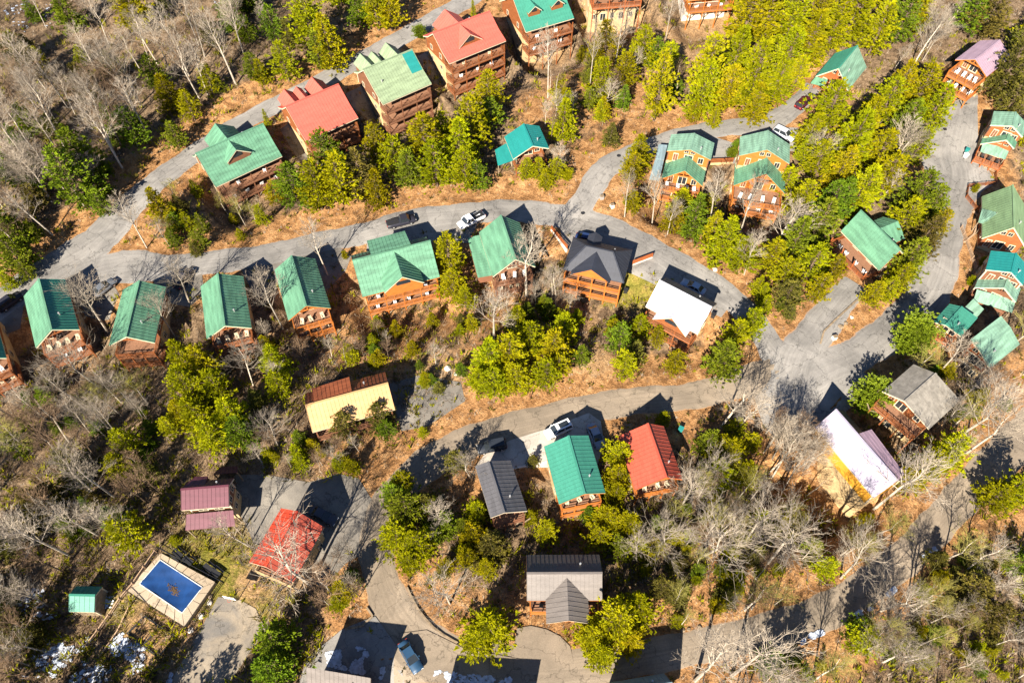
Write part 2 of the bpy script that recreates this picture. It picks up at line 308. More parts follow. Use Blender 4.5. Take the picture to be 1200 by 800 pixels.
def unit_window():
    g = MB().box(-.44,-.03,-.44,.44,.0,.44); fr = MB()
    fr.box(-.5,-.07,-.5,-.42,.02,.5).box(.42,-.07,-.5,.5,.02,.5).box(-.42,-.07,.42,.42,.02,.5).box(-.42,-.07,-.5,.42,.02,-.42).box(-.025,-.05,-.42,.025,.02,.42)
    return g.mesh('window', M['glass']), fr.mesh('frame', M['frame'])
WIN, WFR = unit_window()
DOORLEAF = MB().box(-.42,-.04,-.5,.42,.0,.46).mesh('door', M['brownlog'])
HOUSES = {}; SPECS = []
def house(key, label, pts, *a, **k):
    hr = a[2] if len(a) > 2 else k.get('hr', 6.6)
    h = solve_house(pts, hr); h['front'] = k.get('front', 'b'); h['depth'] = (max(k.get('levels', (2.5, 5.3))) + 1.7) if k.get('deck', True) else 3.6
    h['depth'] = k.pop('fall', h['depth'])
    h['setback'] = k.get('setback', 2.3); HOUSES[key] = h; SPECS.append((key, label, pts, a, k))
def build_house(key, label, pts, roof, wall, hr=6.6, front='b', setback=2.3, levels=(2.5, 5.3), kick=0.0, dormers=(), porches=(), base='stucco', over=.5, ribs=True, roof2=None, lm=None, ext=.5, vents=1, cat='cabin', name='cabin', posts=True, deck=True, storey=2.5, chimney=None, wins=True, brace=True, patch=None):
    h = HOUSES[key]
    L, w1, d1, w2, d2, s, zr = (h[k] for k in ('L', 'w1', 'd1', 'w2', 'd2', 's', 'zr'))
    cx, cy = h['c']; zg = T(cx, cy); root = empty(name, (cx, cy, zg), h['ang'], label, cat, 'cabins on the wooded hillside' if cat == 'cabin' else None)
    h['root'] = root; h['lm'] = lm or label; h['px'] = px((cx, cy, zr))
    ca_, sa_ = math.cos(h['ang']), math.sin(h['ang'])
    zt = zr - zg
    def P(u, v, z): return (u, s * v, z)
    def wxy(u, v): return cx + ca_*u - sa_*s*v, cy + sa_*u + ca_*s*v
    def gz(u, v): return T(*wxy(u, v)) - zg
    def loc(pt): # world -> local
        dx, dy = pt[0] - cx, pt[1] - cy; return (ca_*dx + sa_*dy, -sa_*dx + ca_*dy, pt[2] - zg)
    rm, rm2 = M[roof], M[roof2 or roof]
    # --- the two slopes, with standing seams
    def slope(side, w_, d_, m):
        sg = 1 if side == 1 else -1; b = MB(); vm, zm = sg * w_ * .56, zt - d_ * .56 - kick
        prof = [(0, zt), (vm, zm), (sg * w_, zt - d_)] if kick else [(0, zt), (sg * w_, zt - d_)]
        for (va, za), (vb, zb) in zip(prof, prof[1:]):
            b.slab([P(-L/2, va, za), P(L/2, va, za), P(L/2, vb, zb), P(-L/2, vb, zb)], .14)
            if ribs:
                n = max(4, int(L / .62))
                for i in range(n + 1):
                    u = -L/2 + .04 + (L - .08) * i / n; b.beam(P(u, va, za + .015), P(u, vb, zb + .015), .05, .06)
        return b.build('roof_slope', m, root)
    s1 = slope(1, w1, d1, rm); s2 = slope(2, w2, d2, rm2)
    MB().beam(P(-L/2-.02, 0, zt+.03), P(L/2+.02, 0, zt+.03), .32, .09).build('ridge_cap', rm, root)
    # fascia boards on the eaves and rakes
    fb = MB()
    for sg, w_, d_ in ((1, w1, d1), (-1, w2, d2)):
        fb.beam(P(-L/2, sg*(w_-.03), zt-d_-.22), P(L/2, sg*(w_-.03), zt-d_-.22), .06, .2)
        for e in (-1, 1):
            k = (sg*w_*.56, zt-d_*.56-kick) if kick else (sg*w_*.5, zt-d_*.5)
            fb.beam(P(e*(L/2-.03), 0, zt-.24), P(e*(L/2-.03), k[0], k[1]-.24), .06, .2); fb.beam(P(e*(L/2-.03), k[0], k[1]-.24), P(e*(L/2-.03), sg*(w_-.05), zt-d_-.24), .06, .2)
    fb.build('fascia', M['frame'] if wall != 'orange' else M['orange'], root)
    if patch:
        f = lambda u, t: P(u * L / 2, w1 * t, zt - d1 * t - kick * min(1, t / .56) + .09)
        MB().slab([f(patch[0], .03), f(patch[1], .03), f(patch[1], .55), f(patch[0], .55)], .06).build('replacement_panel', M['deepteal'], root)
    # --- walls
    ofa = over + (setback if front == 'a' else 0); ofb = over + (setback if front == 'b' else 0)
    o1 = over + (setback if front == '1' else 0); o2 = over
    u0, u1, v1, v2 = -L/2 + ofa, L/2 - ofb, w1 - o1, -(w2 - o2)
    def under(v): return zt - (d1 * v / w1 if v > 0 else -d2 * v / w2) - .2 - kick * (1.1 if abs(v) > .1 else 0)
    zf = zt - max(d1, d2) - storey
    up_ = MB().prism([P(u0, v2, zf), P(u0, v1, zf), P(u0, v1, under(v1)), P(u0, 0, under(0)), P(u0, v2, under(v2))], (0,0,0), (u1-u0, 0, 0))
    up_.build('log_wall', M[wall], root)
    gmin = min(gz(u, v) for u in (u0, 0, u1) for v in (v2, 0, v1)) - 1.2
    if zf > gmin + .4:
        b = MB(); ins = .04; b.add([P(u, v, z) for z in (gmin, zf) for u, v in ((u0+ins, v2+ins), (u1-ins, v2+ins), (u1-ins, v1-ins), (u0+ins, v1-ins))], [(0,3,2,1),(4,5,6,7),(0,1,5,4),(1,2,6,5),(2,3,7,6),(3,0,4,7)])
        b.build('lower_wall', M[base], root)
    # corner boards
    for u in (u0, u1):
        for v in (v1, v2): MB().beam(P(u, v, max(gmin, zf)), P(u, v, under(v) - .05), .2).build('corner_board', M['brownlog'] if wall in ('log','orange','cedar') else M['frame'], root)
    # --- windows and doors
    def place(face, t, z, ww, hh, kind='window'):
        if face == 'b': p, a = P(u1 + .03, t, z), math.pi/2
        elif face == 'a': p, a = P(u0 - .03, t, z), -math.pi/2
        elif face == '1': p, a = P(t, v1 + .03, z), math.pi if s > 0 else 0
        else: p, a = P(t, v2 - .03, z), 0 if s > 0 else math.pi
        if kind == 'window':
            o = link('window', WIN, root, p, a, (ww, 1, hh)); link('frame', WFR, o)
        else: o = link('door', DOORLEAF, root, p, a, (ww, 1, hh)); link('frame', WFR, o)
    if wins:
        zl = [zf + 1.35] + [zf - 1.45 - 2.8*i for i in range(2) if zf - 2.2 - 2.8*i > gmin + .8]
        for fz, z in enumerate(zl):
            for f in ('1', '2'):
                if not(f == front):
                    for t in ((u0*.62+u1*.0, u1*.55) if u1-u0 < 9 else (u0*.68, 0.0, u1*.66)): place(f, t, z, 1.0, 1.25)
            for f in ('a', 'b'):
                if f != front:
                    for t in (v2*.5, v1*.5): place(f, t, z, .95, 1.2)
            if front in 'ab':
                place(front, 0, z - .1, 1.8, 2.1); place(front, v2*.62, z, 1.1, 1.5); place(front, v1*.62, z - .2, 1.0, 2.0, 'door')
            else:
                for i, t in enumerate(np.linspace(u0*.78, u1*.78, 5)): place('1', t, z - (.2 if i % 2 else 0), 1.5 if i % 2 else 1.1, 2.0 if i % 2 else 1.4)
        if front in 'ab':
            zz = (under(0) + zf + storey) / 2
            place(front, .62, zz - .05, .9, .9); place(front, -.62, zz - .05, .9, .9)
    # --- decks on the downhill side
    if deck:
        for li, dz in enumerate(levels):
            zd = zt - max(d1, d2) - dz; b = MB(); r = MB()
            if front == '1':
                a0, a1, b0, b1 = -L/2 + over, L/2 - over, v1 + .02, w1 - .15 + ext
                cor = [P(a0, b0, zd), P(a1, b0, zd), P(a1, b1, zd), P(a0, b1, zd)]
                sides = [((a0, b0), (a0, b1)), ((a0, b1), (a1, b1)), ((a1, b1), (a1, b0))]
            else:
                sg = 1 if front == 'b' else -1; a0 = sg * ((u1 if sg > 0 else -u0) + .02); a1 = sg * (L/2 - .1 + ext); b0, b1 = v2 - .0, v1 + .0
                cor = [P(a0, b0, zd), P(a1, b0, zd), P(a1, b1, zd), P(a0, b1, zd)]
                sides = [((a0, b0), (a1, b0)), ((a1, b0), (a1, b1)), ((a1, b1), (a0, b1))]
            b.slab(cor, .12); b.build('deck_floor', M['deckwood'], root)
            jb = MB()
            for p, q in sides: jb.beam(P(*p, zd - .26), P(*q, zd - .26), .1, .26)
            jb.build('rim_joist', M[wall], root)
            for p, q in sides:
                d = math.hypot(q[0]-p[0], q[1]-p[1]); rl = MB()
                for hh, wd, ht in ((.98, .13, .06), (.66, .05, .07), (.4, .05, .07), (.14, .05, .07)): rl.beam(P(*p, zd + hh), P(*q, zd + hh), wd, ht)
                n = max(2, int(d / 1.6))
                for i in range(n + 1):
                    t = i / n; rl.beam(P(p[0]+(q[0]-p[0])*t, p[1]+(q[1]-p[1])*t, zd), P(p[0]+(q[0]-p[0])*t, p[1]+(q[1]-p[1])*t, zd+1.0), .09)
                rl.build('railing', M[wall], root)
            h.setdefault('decks', []).append((P((a0+a1)/2, (b0+b1)/2, zd), (a0, a1, b0, b1, zd)))
        # posts from the ground to the roof, braced below the lowest deck
        zlow = zt - max(d1, d2) - max(levels)
        if front == '1': line = [(u, w1 - .25 + ext - .05) for u in np.linspace(-L/2 + over + .1, L/2 - over - .1, max(3, int(L / 3.2) + 1))]
        else: line = [((L/2 - .2 + ext) * (1 if front == 'b' else -1), v) for v in np.linspace(v2 + .1, v1 - .1, 4)]
        for (u, v) in line:
            g = gz(u, v); top = under(min(v, w1)) - .1 if front == '1' else zt - max(d1, d2) - min(levels) + 1.0
            MB().beam(P(u, v, g - .4), P(u, v, top), .2).build('post', M[wall] if wall != 'stucco' else M['timber'], root)
            if brace and zlow - g > 1.6:
                for sg in (-1, 1):
                    uu, vv = (u + sg * 1.1, v) if front == '1' else (u, v + sg * 1.1)
                    MB().beam(P(u, v, zlow - 1.5), P(uu, vv, zlow - .35), .13).build('brace', M['timber'], root)
        if front in 'ab':
            e = L/2 - .35 if front == 'b' else -L/2 + .35; g = MB(); wv = .55
            g.beam(P(e, -w2*wv, under(-w2*wv)), P(e, w1*wv, under(w1*wv)), .18, .22); g.beam(P(e, 0, zt - .3), P(e, 0, (under(-w2*wv)+under(w1*wv))/2), .18)
            g.build('gable_truss', M[wall], root)
    # --- dormers / cross gables: (side, u fraction, half width, ridge drop, outer v, pitch)
    for (side, uf, hw, rd, vo, pitch) in dormers:
        sg, w_, d_ = (1, w1, d1) if side == 1 else (-1, w2, d2)
        uc = uf * L / 2; zrd = zt - rd; vin = w_ * rd / d_; ze = zrd - hw * pitch; vin2 = min(w_ * (zt - ze) / d_, vo)
        f = MB().add([P(uc-hw+.25, sg*(vo-.3), max(ze+.1, zf)), P(uc+hw-.25, sg*(vo-.3), max(ze+.1, zf)), P(uc+hw-.25, sg*(vo-.3), ze+.05), P(uc, sg*(vo-.3), zrd-.22), P(uc-hw+.25, sg*(vo-.3), ze+.05)], [(0,1,2,3,4)]) if False else MB()
        zb = zt - d_ * min(vo, w_) / w_ - .3
        f.prism([P(uc-hw+.25, sg*(vo-.3), min(zb, ze)), P(uc+hw-.25, sg*(vo-.3), min(zb, ze)), P(uc+hw-.25, sg*(vo-.3), ze), P(uc, sg*(vo-.3), zrd-.25), P(uc-hw+.25, sg*(vo-.3), ze)], (0,0,0), (0, s*(-sg)*max(.3, min(1.5, vo-.4)), 0))
        dm = f.build('dormer', M[wall], root)
        for sd in (-1, 1):
            b = MB(); b.slab([P(uc, sg*(vin-.1), zrd), P(uc, sg*vo, zrd), P(uc+sd*hw, sg*vo, ze), P(uc+sd*hw, sg*(vin2-.1), ze)], .1)
            n = max(2, int((vo - vin) / .62))
            for i in range(n + 1):
                v = vin + (vo - vin) * i / n
                if v > vin2: b.beam(P(uc, sg*v, zrd+.012), P(uc+sd*hw, sg*v, ze+.012), .05, .06)
                elif vin2 > vin: t = (v - vin) / (vin2 - vin); b.beam(P(uc, sg*v, zrd+.012), P(uc+sd*hw*t, sg*v, zrd+(ze-zrd)*t+.012), .05, .06)
            b.build('dormer_roof', rm, dm)
        fz = MB()
        for sd in (-1, 1): fz.beam(P(uc, sg*(vo-.02), zrd-.16), P(uc+sd*hw, sg*(vo-.02), ze-.16), .05, .16)
        fz.build('fascia', M['frame'], dm)
        ww = hw * .8; wo = link('window', WIN, dm, P(uc, sg*(vo-.27), (max(zb, ze-.6) + zrd) / 2 - .05), (math.pi if s*sg > 0 else 0), (ww, 1, min(1.1, (zrd - max(zb, ze-.6)) * .55)))
    # --- lower roofs over porches: (corner pixels, drops below the ridge, material, wall under it?)
    for (pp, dr, pm, skirt) in porches:
        t = [Vector(loc(at_z(p, zr - d))) for p, d in zip(pp, dr)]
        b = MB(); b.slab([tuple(x) for x in t], .12)
        nrib = max(3, int((t[1] - t[0]).length / .62))
        for i in range(nrib + 1):
            k = i / nrib; p = t[0].lerp(t[1], k); q = t[3].lerp(t[2], k); b.beam(p + Vector((0,0,.012)), q + Vector((0,0,.012)), .05, .05)
        b.build('porch_roof', M[pm], root)
        if skirt:
            cen = sum(t, Vector()) / 4; lo = [cen + (x - cen) * .93 for x in t]; bt = min(x.z for x in t) - skirt
            MB().prism([(x.x, x.y, x.z - .13) for x in lo], (0,0,0), (0, 0, -skirt)).build('porch_wall', M[wall], root)
        else:
            for x in t[:4]:
                cen = sum(t, Vector()) / 4; y = cen + (x - cen) * .93; wx = (cx + ca_*y.x - sa_*y.y, cy + sa_*y.x + ca_*y.y)
                g = T(*wx) - zg
                if y.z - g > .8: MB().beam((y.x, y.y, g - .3), (y.x, y.y, x.z - .1), .16).build('post', M['timber'], root)
    # --- vents, chimney
    for i in range(vents):
        sg, w_, d_ = ((-1, w2, d2) if i == 0 else (1, w1, d1)); u, v = L * (.22 if i == 0 else -.3), w_ * .45
        z = zt - d_ * .45 - (kick if kick else 0); vp = MB(); vp.tube([P(u, sg*v, z - .2), P(u, sg*v, z + .55)], [.09, .09], 8); vp.tube([P(u, sg*v, z + .5), P(u, sg*v, z + .66)], [.16, .13], 8)
        vp.build('vent_pipe', M['chrome'], root)
    if chimney:
        u, v = chimney[0] * L, chimney[1]; z0 = zt - (d1 * v / w1 if v > 0 else -d2 * v / w2)
        MB().add([P(u+a, v+b_, z) for z in (z0-.5, z0+1.3) for a, b_ in ((-.4,-.4),(.4,-.4),(.4,.4),(-.4,.4))], [(0,3,2,1),(4,5,6,7),(0,1,5,4),(1,2,6,5),(2,3,7,6),(3,0,4,7)]).build('chimney', M[wall], root)
    print('%-5s err %.1f L %.1f w %.1f/%.1f d %.1f/%.1f zr-zg %.1f s %d' % (key, h['err'], L, w1, w2, d1, d2, zt, s))
    return root
def sh(p, dx, dy): return {k: (v[0]+dx, v[1]+dy) for k, v in p.items()}

house('H1', 'pinkish red roof with front and back gables in the top row', dict(e1a=(526.5,73.5),e1b=(593.5,48),ra=(506.5,39.5),rb=(573.5,13),e2a=(496,41.5)), 'red', 'log', 8.0, front='1', levels=(2.5,5.3,8.1), kick=.4,
  dormers=((1,-.08,3.0,.15,4.6,.75),(2,-.08,3.4,.1,6.2,.75)), lm='pink-red roof', vents=1)
house('H2', 'brown cabin with teal roof, two dormers and stacked decks at the top edge', dict(e1a=(616,37),e1b=(673.5,21.5),ra=(600,-6),rb=(656,-22)), 'teal', 'log', 8.5, front='1', levels=(2.5,5.5), kick=.3, fall=10.5,
  dormers=((1,-.45,1.7,.9,5.0,.8),(1,.5,1.7,.9,5.0,.8)), lm='top teal roof', ext=.9)
house('H3', 'cream walled cabin at the top edge showing only its red-brown decks and tall lower wall', dict(e1a=(692,-3),e1b=(756,-8),ra=(690,-38),rb=(751,-43)), 'green', 'cedar', 8.6, front='1', levels=(2.5,), fall=11.5, lm='cream walled top cabin', ext=.6, base='stucco')
house('H4', 'white walled cabin at the top edge with an orange deck on Y shaped posts', dict(e1a=(806,0),e1b=(864,-4),ra=(803,-36),rb=(858,-41)), 'green', 'orange', 8.0, front='1', levels=(2.6,), fall=7.5, lm='white walled top cabin', base='block', ext=.6)
house('H5', 'pale sage green roof with one teal patch and stacked brown decks, upper row', dict(e1a=(449,122),e1b=(506,98),ra=(424.5,82),rb=(483,58),e2a=(415,84)), 'sage', 'brownlog', 7.2, front='1', levels=(2.5,5.3,8.1), kick=.35,
  dormers=((2,-.62,1.9,.3,5.6,.9),(2,-.2,1.0,.6,5.2,.9),(2,.45,2.2,.3,5.8,.9)), lm='sage green roof', vents=2, patch=(.55, .97))
house('H6', 'coral red roof in two tones with three rear dormers, upper row beside the road', dict(e1a=(357.5,164.5),e1b=(421,138.5),ra=(335,126),rb=(395.5,98),e2a=(326,125)), 'red', 'log', 7.2, front='1', levels=(2.5,5.3), kick=.4,
  dormers=((2,-.62,1.9,.3,5.6,.9),(2,-.2,1.0,.6,5.2,.9),(2,.45,2.2,.3,5.8,.9)), lm='coral red roof')
house('H7', 'bright green roof with two crossing gables, lowest of the upper row by the road bend', dict(e1a=(253,219),e1b=(330,182.5),ra=(228.5,180),rb=(309,145)), 'green', 'brownlog', 7.2, front='1', levels=(2.5,5.3), kick=.35,
  dormers=((1,-.06,2.6,.15,3.6,.75),(2,-.06,3.3,.1,6.0,.75)), lm='crossed-gable green roof')
house('H8', 'small blue-green roofed cabin half hidden by young pines mid slope', dict(ra=(612.5,142),rb=(625.5,174),e1a=(591,160.5),e2a=(633.5,151),e2b=(642,170)), 'deepteal', 'log', 6.2, front='b', levels=(2.5,),
  porches=(([(597,166),(606,186),(583.5,194),(580,176)], (3.0,3.0,4.4,4.4), 'deepteal', 0),), lm='small blue-green roof')
house('H9b', 'pale mint roof in two tiers with a blue-grey awning beside it, below the branch road', dict(ra=(814,156.5),rb=(809,175.5),e1a=(786,158),e1b=(782,176),e2a=(837.5,167.5),e2b=(833,187.5)), 'mint', 'orange', 7.4, front='b', deck=False, setback=0, over=.35,
  dormers=(), porches=(([(772,169),(782,170),(778,187),(768,186)], (4.6,4.4,4.6,4.8), 'bluegrey', 0), ([(768,186),(778,187),(772.5,211.5),(761,210)], (5.2,5.0,5.2,5.4), 'bluegrey', 0)), lm='two-tier mint roof', vents=1)
house('H9f', 'lower front tier of the mint roofed cabin with the awning, porch facing downhill', dict(ra=(808.5,176.5),rb=(802,200),e1a=(780,186),e1b=(776,209),e2a=(828.5,195),e2b=(823,217.5)), 'green', 'orange', 5.6, front='b', levels=(2.4,5.0), lm='mint front tier', vents=0, over=.35, setback=1.6)
house('H10b', 'pale green roof in two tiers over orange walls, with a white car parked behind it', dict(ra=(900,151.5),rb=(899.5,177),e1a=(867,161),e1b=(866,181.5),e2a=(926,170.5),e2b=(925,191)), 'mint', 'orange', 7.4, front='b', deck=False, setback=0, over=.35, lm='two-tier pale green roof')
house('H10f', 'lower front tier of the orange walled pale green cabin, big furnished deck', dict(ra=(899,178),rb=(898,203),e1a=(861.5,191),e1b=(859.5,218),e2a=(920,202),e2b=(920,226)), 'green', 'orange', 5.8, front='b', levels=(2.4,5.0), lm='pale green front tier', vents=0, over=.35, setback=2.2, ext=2.4)
house('H11', 'green roofed cabin hidden among bright pines at the end of the branch road', dict(ra=(1004,54),rb=(984,79),e1a=(979,63.5),e1b=(955,88.5),e2a=(1015.5,78),e2b=(994,107)), 'teal', 'cedar', 6.4, front='b', levels=(2.6,), roof2='mint',
  porches=(([(956,90),(970.5,93.5),(964,101),(950,97.5)], (3.8,3.8,4.6,4.6), 'green', 0),), lm='branch road end roof', setback=1.0)
house('H12', 'faded purple roof over an orange log front with two wide decks', dict(ra=(1171,47),rb=(1144,69.5),e1a=(1149,48),e1b=(1119,69.5),e2b=(1157,89.5)), 'purple', 'orange', 9.0, front='b', levels=(2.3,5.2), lm='purple roof', ext=2.2)
house('H13b', 'mint roof in three steps at the right edge, above the furnished deck', dict(ra=(1190,132),rb=(1187.5,147),e1a=(1165,130),e1b=(1160.5,146.5)), 'mint', 'cedar', 7.2, front='b', deck=False, setback=0, over=.35, lm='three-step mint roof')
house('H13f', 'middle gabled step of the mint roof at the right edge', dict(ra=(1185,149.5),rb=(1180,164),e1a=(1153.5,154),e1b=(1150,169),e2a=(1195.5,161),e2b=(1188,172.5)), 'green', 'cedar', 5.6, front='b', levels=(2.4,), over=.3, setback=.6, ext=2.5,
  porches=(([(1152,167.5),(1183.5,174),(1178,186.5),(1149,177.5)], (2.6,2.6,3.6,3.6), 'mint', 0),), lm='middle mint step', vents=0)
house('H14', 'moss green roof at the right edge with a small pale gable over its entry walk', dict(ra=(1187,218.5),rb=(1188.5,264),e1a=(1151,228.5),e1b=(1151,281)), 'mossy', 'cedar', 7.0, front='b', deck=False, setback=0,
  porches=(([(1151,244.5),(1169.5,249),(1153,262),(1146.5,260)], (4.0,2.0,4.0,4.4), 'mint', 0),), lm='moss green roof')
house('H15b', 'deep teal upper roof with a white vent at the right edge', dict(ra=(1190.5,297),rb=(1186,318.5),e1a=(1161.5,293.5),e1b=(1155,315.5)), 'deepteal', 'brownlog', 7.4, front='b', deck=False, setback=0, over=.3, lm='deep teal roof')
house('H15f', 'pale green gabled roof stepping down below the deep teal one', dict(ra=(1182.5,321),rb=(1178,338),e1a=(1148,321),e1b=(1142.5,337),e2a=(1197,340),e2b=(1190,352)), 'mint', 'brownlog', 5.6, front='b', levels=(2.4,), over=.3, setback=.6,
  porches=(([(1145,339),(1190,352),(1186,366),(1141,352)], (2.8,2.8,4.0,4.0), 'mint', 0),), lm='pale step below deep teal', vents=0)
house('H16a', 'small dark green roof with a little dormer, beside the bright round tree', dict(ra=(1128,360),rb=(1108,380),e1a=(1112,356),e1b=(1094,377),e2a=(1146,372),e2b=(1127,394)), 'teal', 'cedar', 5.2, front='b', levels=(2.4,), lm='small dark green roof', setback=1,
  porches=(([(1141,350),(1153,362),(1140,377),(1129,362)], (.9,1.6,2.6,1.8), 'mint', 2.0),))
house('H16b', 'broad washed out green roof under white branches at the right edge', dict(ra=(1184,384),rb=(1149,411),e1a=(1176,369),e1b=(1135,398),e2a=(1192,404),e2b=(1163,431)), 'mint', 'cedar', 6.0, front='b', deck=False, lm='broad washed out green roof', setback=0)
house('H17', 'light green roof among yellow-green pines with orange decks facing its own drive', dict(ra=(1006.5,246.5),rb=(1056.5,291.5),e1a=(988,270),e1b=(1029,318)), 'green', 'cedar', 6.6, front='1', levels=(2.3,4.6), lm='light green roof',
  dormers=((2,-.1,3.0,.6,5.0,.6),), setback=1.2, ext=2.6)
G18 = dict(ra=(45.5,326.5),rb=(60,386),e1a=(29,347.5),e1b=(40.5,407),e2a=(75,327.5),e2b=(94,385.5))
house('H18a', 'two-tone green gable roof farthest left of four in the row, pale slope and dark slope', G18, 'green', 'log', 7.0, front='b', lm='first green gable', roof2='teal', ext=1.0)  # teal second slope: shade of the far side is put into the colour
house('H18b', 'green gable roof second from the left in the row of four, leaning to the right', dict(ra=(164,328),rb=(146.5,395),e1a=(143,340),e1b=(128,404),e2a=(194.5,336.5),e2b=(181,401)), 'green', 'log', 7.0, front='b', lm='second green gable', ext=1.0)
house('H18c', 'green gable roof third in the row of four with branch shadows across its corner', dict(ra=(255,320),rb=(263,382),e1a=(235,336.5),e1b=(242,396),e2a=(285,323.5),e2b=(295,384)), 'green', 'log', 7.0, front='b', lm='third green gable', ext=1.0)
house('H18d', 'green gable roof at the right end of the row of four with two dark bands', dict(ra=(341.5,299.5),rb=(358.5,358),e1a=(322,316.5),e1b=(337.5,375),e2a=(369,303),e2b=(388,361)), 'green', 'orange', 7.0, front='b', lm='fourth green gable', ext=1.0)
house('H18z', 'green roofed cabin cut off by the left edge, only its corner and deck showing', sh(G18, -85.5, 33.5), 'teal', 'log', 7.0, front='b', lm='left edge cabin', ext=1.6)
house('H19', 'wide green roof with a large front gable over orange decks, middle of the road', dict(e1a=(425,347.5),e1b=(514,325),ra=(413,305.5),rb=(505,281.5),e2a=(411,300),e2b=(500,276.5)), 'green', 'orange', 7.4, front='1', levels=(2.4,5.2), kick=.3,
  dormers=((1,.05,3.6,.2,6.2,.85),), porches=(([(430,282),(474,270.5),(481,286),(434.5,298.5)], (.9,.9,.2,.2), 'green', 1.6),), lm='wide green roof', ext=.4)
house('H20', 'steep green roof in mid row with tree shadows and a white car above it', dict(ra=(587,252.5),rb=(604,303),e1a=(562,272),e1b=(577,324),e2a=(608.5,261.5),e2b=(628,312)), 'green', 'brownlog', 8.2, front='b', levels=(2.5,5.3),
  porches=(([(566,274.5),(578,322),(560,325),(548,279)], (3.6,3.6,4.9,4.9), 'green', 2.0),), lm='steep green roof')
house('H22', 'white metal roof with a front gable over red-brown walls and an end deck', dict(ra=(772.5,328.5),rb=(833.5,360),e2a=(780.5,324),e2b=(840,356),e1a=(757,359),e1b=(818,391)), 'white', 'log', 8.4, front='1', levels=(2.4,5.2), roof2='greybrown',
  dormers=((1,.1,3.2,.4,5.4,.9),), lm='white roof', ext=1.0)  # rear slope of the white roof: its shading is coloured in as grey-brown
house('H23', 'tan roof with a raised brown rear section, behind small conifers mid slope', dict(ra=(358.5,475.5),rb=(455,448),e1a=(365,505),e1b=(464,480),e2b=(450,436)), 'yellow', 'brownlog', 6.0, front='1', levels=(2.4,), roof2='brown',
  porches=(([(365.5,455),(409,441.5),(412,458),(367.5,470)], (1.0,1.0,.25,.25), 'brown', 1.8),), lm='tan and brown roof')
house('H24', 'maroon roofed cabin with a second lower porch roof, by the parking lot', dict(ra=(212,573.5),rb=(268,568.5),e1a=(212,597.5),e1b=(268,593),e2b=(274,560)), 'maroon', 'brownlog', 7.8, front='1', deck=False, setback=.3,
  porches=(([(218.5,602.5),(273,597.5),(275.5,616),(217.5,621)], (3.6,3.6,4.6,4.6), 'maroon', 0), ([(229,558),(243.5,558),(239,570),(214,572)], (1.6,1.6,.5,.5), 'maroon', 1.2), ([(250,556),(278,553),(278,546),(258,547)], (3.6,3.6,4.4,4.4), 'maroon', 0)), lm='maroon roof')
house('H25', 'bright scarlet roof beside the parking lot, under a white bare tree', dict(ra=(348,598.5),rb=(312,664),e1a=(329.5,595),e1b=(292,658),e2a=(380,617.5),e2b=(343,682)), 'brightred', 'stucco', 7.6, front='b', levels=(2.4,), lm='scarlet roof', ribs=True, roof2='rust')
house('H26', 'dark grey roof dappled with shade, left of the striped teal roof', dict(ra=(572,540.5),rb=(591,600.5),e1a=(556,546),e1b=(575.5,605.5),e2a=(599,539.5),e2b=(617.5,598.5)), 'slate', 'brownlog', 7.0, front='b', levels=(2.4,), lm='dark grey roof')
house('H27', 'teal green ribbed roof with a white suv parked at its upper end', dict(ra=(665.5,510),rb=(686,579),e1a=(636.5,522.5),e1b=(656,591),e2a=(691.5,510.5),e2b=(707.5,576)), 'teal', 'orange', 7.6, front='b', levels=(2.4,5.0), lm='teal ribbed roof')
house('H28', 'brick red roof between two pines along the lower road', dict(ra=(759,498),rb=(781,557),e1a=(723,509),e1b=(745,576),e2a=(779,499),e2b=(799,561.5)), 'rust', 'orange', 7.4, front='b', levels=(2.4,), lm='brick red roof', setback=1.6)
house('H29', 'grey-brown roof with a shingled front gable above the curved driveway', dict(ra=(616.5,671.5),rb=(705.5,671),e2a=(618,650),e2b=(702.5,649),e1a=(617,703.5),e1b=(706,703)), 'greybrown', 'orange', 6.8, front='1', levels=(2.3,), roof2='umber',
  dormers=((1,.06,3.0,.35,6.3,.6),), lm='grey-brown roof', setback=1.2, ext=1.4, brace=False)
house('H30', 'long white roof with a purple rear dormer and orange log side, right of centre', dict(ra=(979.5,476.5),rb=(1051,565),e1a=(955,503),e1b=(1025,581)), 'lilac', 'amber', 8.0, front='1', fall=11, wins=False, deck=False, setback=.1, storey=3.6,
  porches=(([(1007.5,507.5),(1021,503),(1060,555),(1051,564)], (.15,1.1,1.1,.15), 'purple', 1.5),), lm='long white roof', roof2='dark', over=.3)  # charcoal rear slope stands for the shaded side of the white roof
house('H31', 'weathered grey shingle roof with a round tree shadow, beside the long white roof', dict(ra=(1097,437.5),rb=(1060,470),e1a=(1070,426.5),e1b=(1035,458),e2a=(1126,469),e2b=(1089,502)), 'shingle', 'log', 7.8, front='b', fall=8, levels=(2.6,), ribs=False, lm='grey shingle roof', vents=0, setback=.6, ext=1.6)
house('H32', 'small green roofed pump shed in the shade left of the pool', dict(ra=(81.5,696.5),rb=(111,697.5),e1a=(80.5,716.5),e1b=(110.5,716.5),e2a=(89,686),e2b=(120,687)), 'teal', 'timber', 3.6, front='1', deck=False, setback=0, cat='shed', name='shed', over=.2, vents=0, wins=False, storey=2.2, roof2='teal', base='timber', lm='pump shed')
house('H33', 'dark grey hipped roof cut off by the bottom edge below the snowy drive', dict(ra=(360,803),rb=(434,817),e2a=(357,780),e2b=(432,794),e1a=(362,835),e1b=(436,849)), 'dark', 'brownlog', 4.5, front='b', deck=False, setback=0, lm='dark bottom roof', roof2='greybrown')
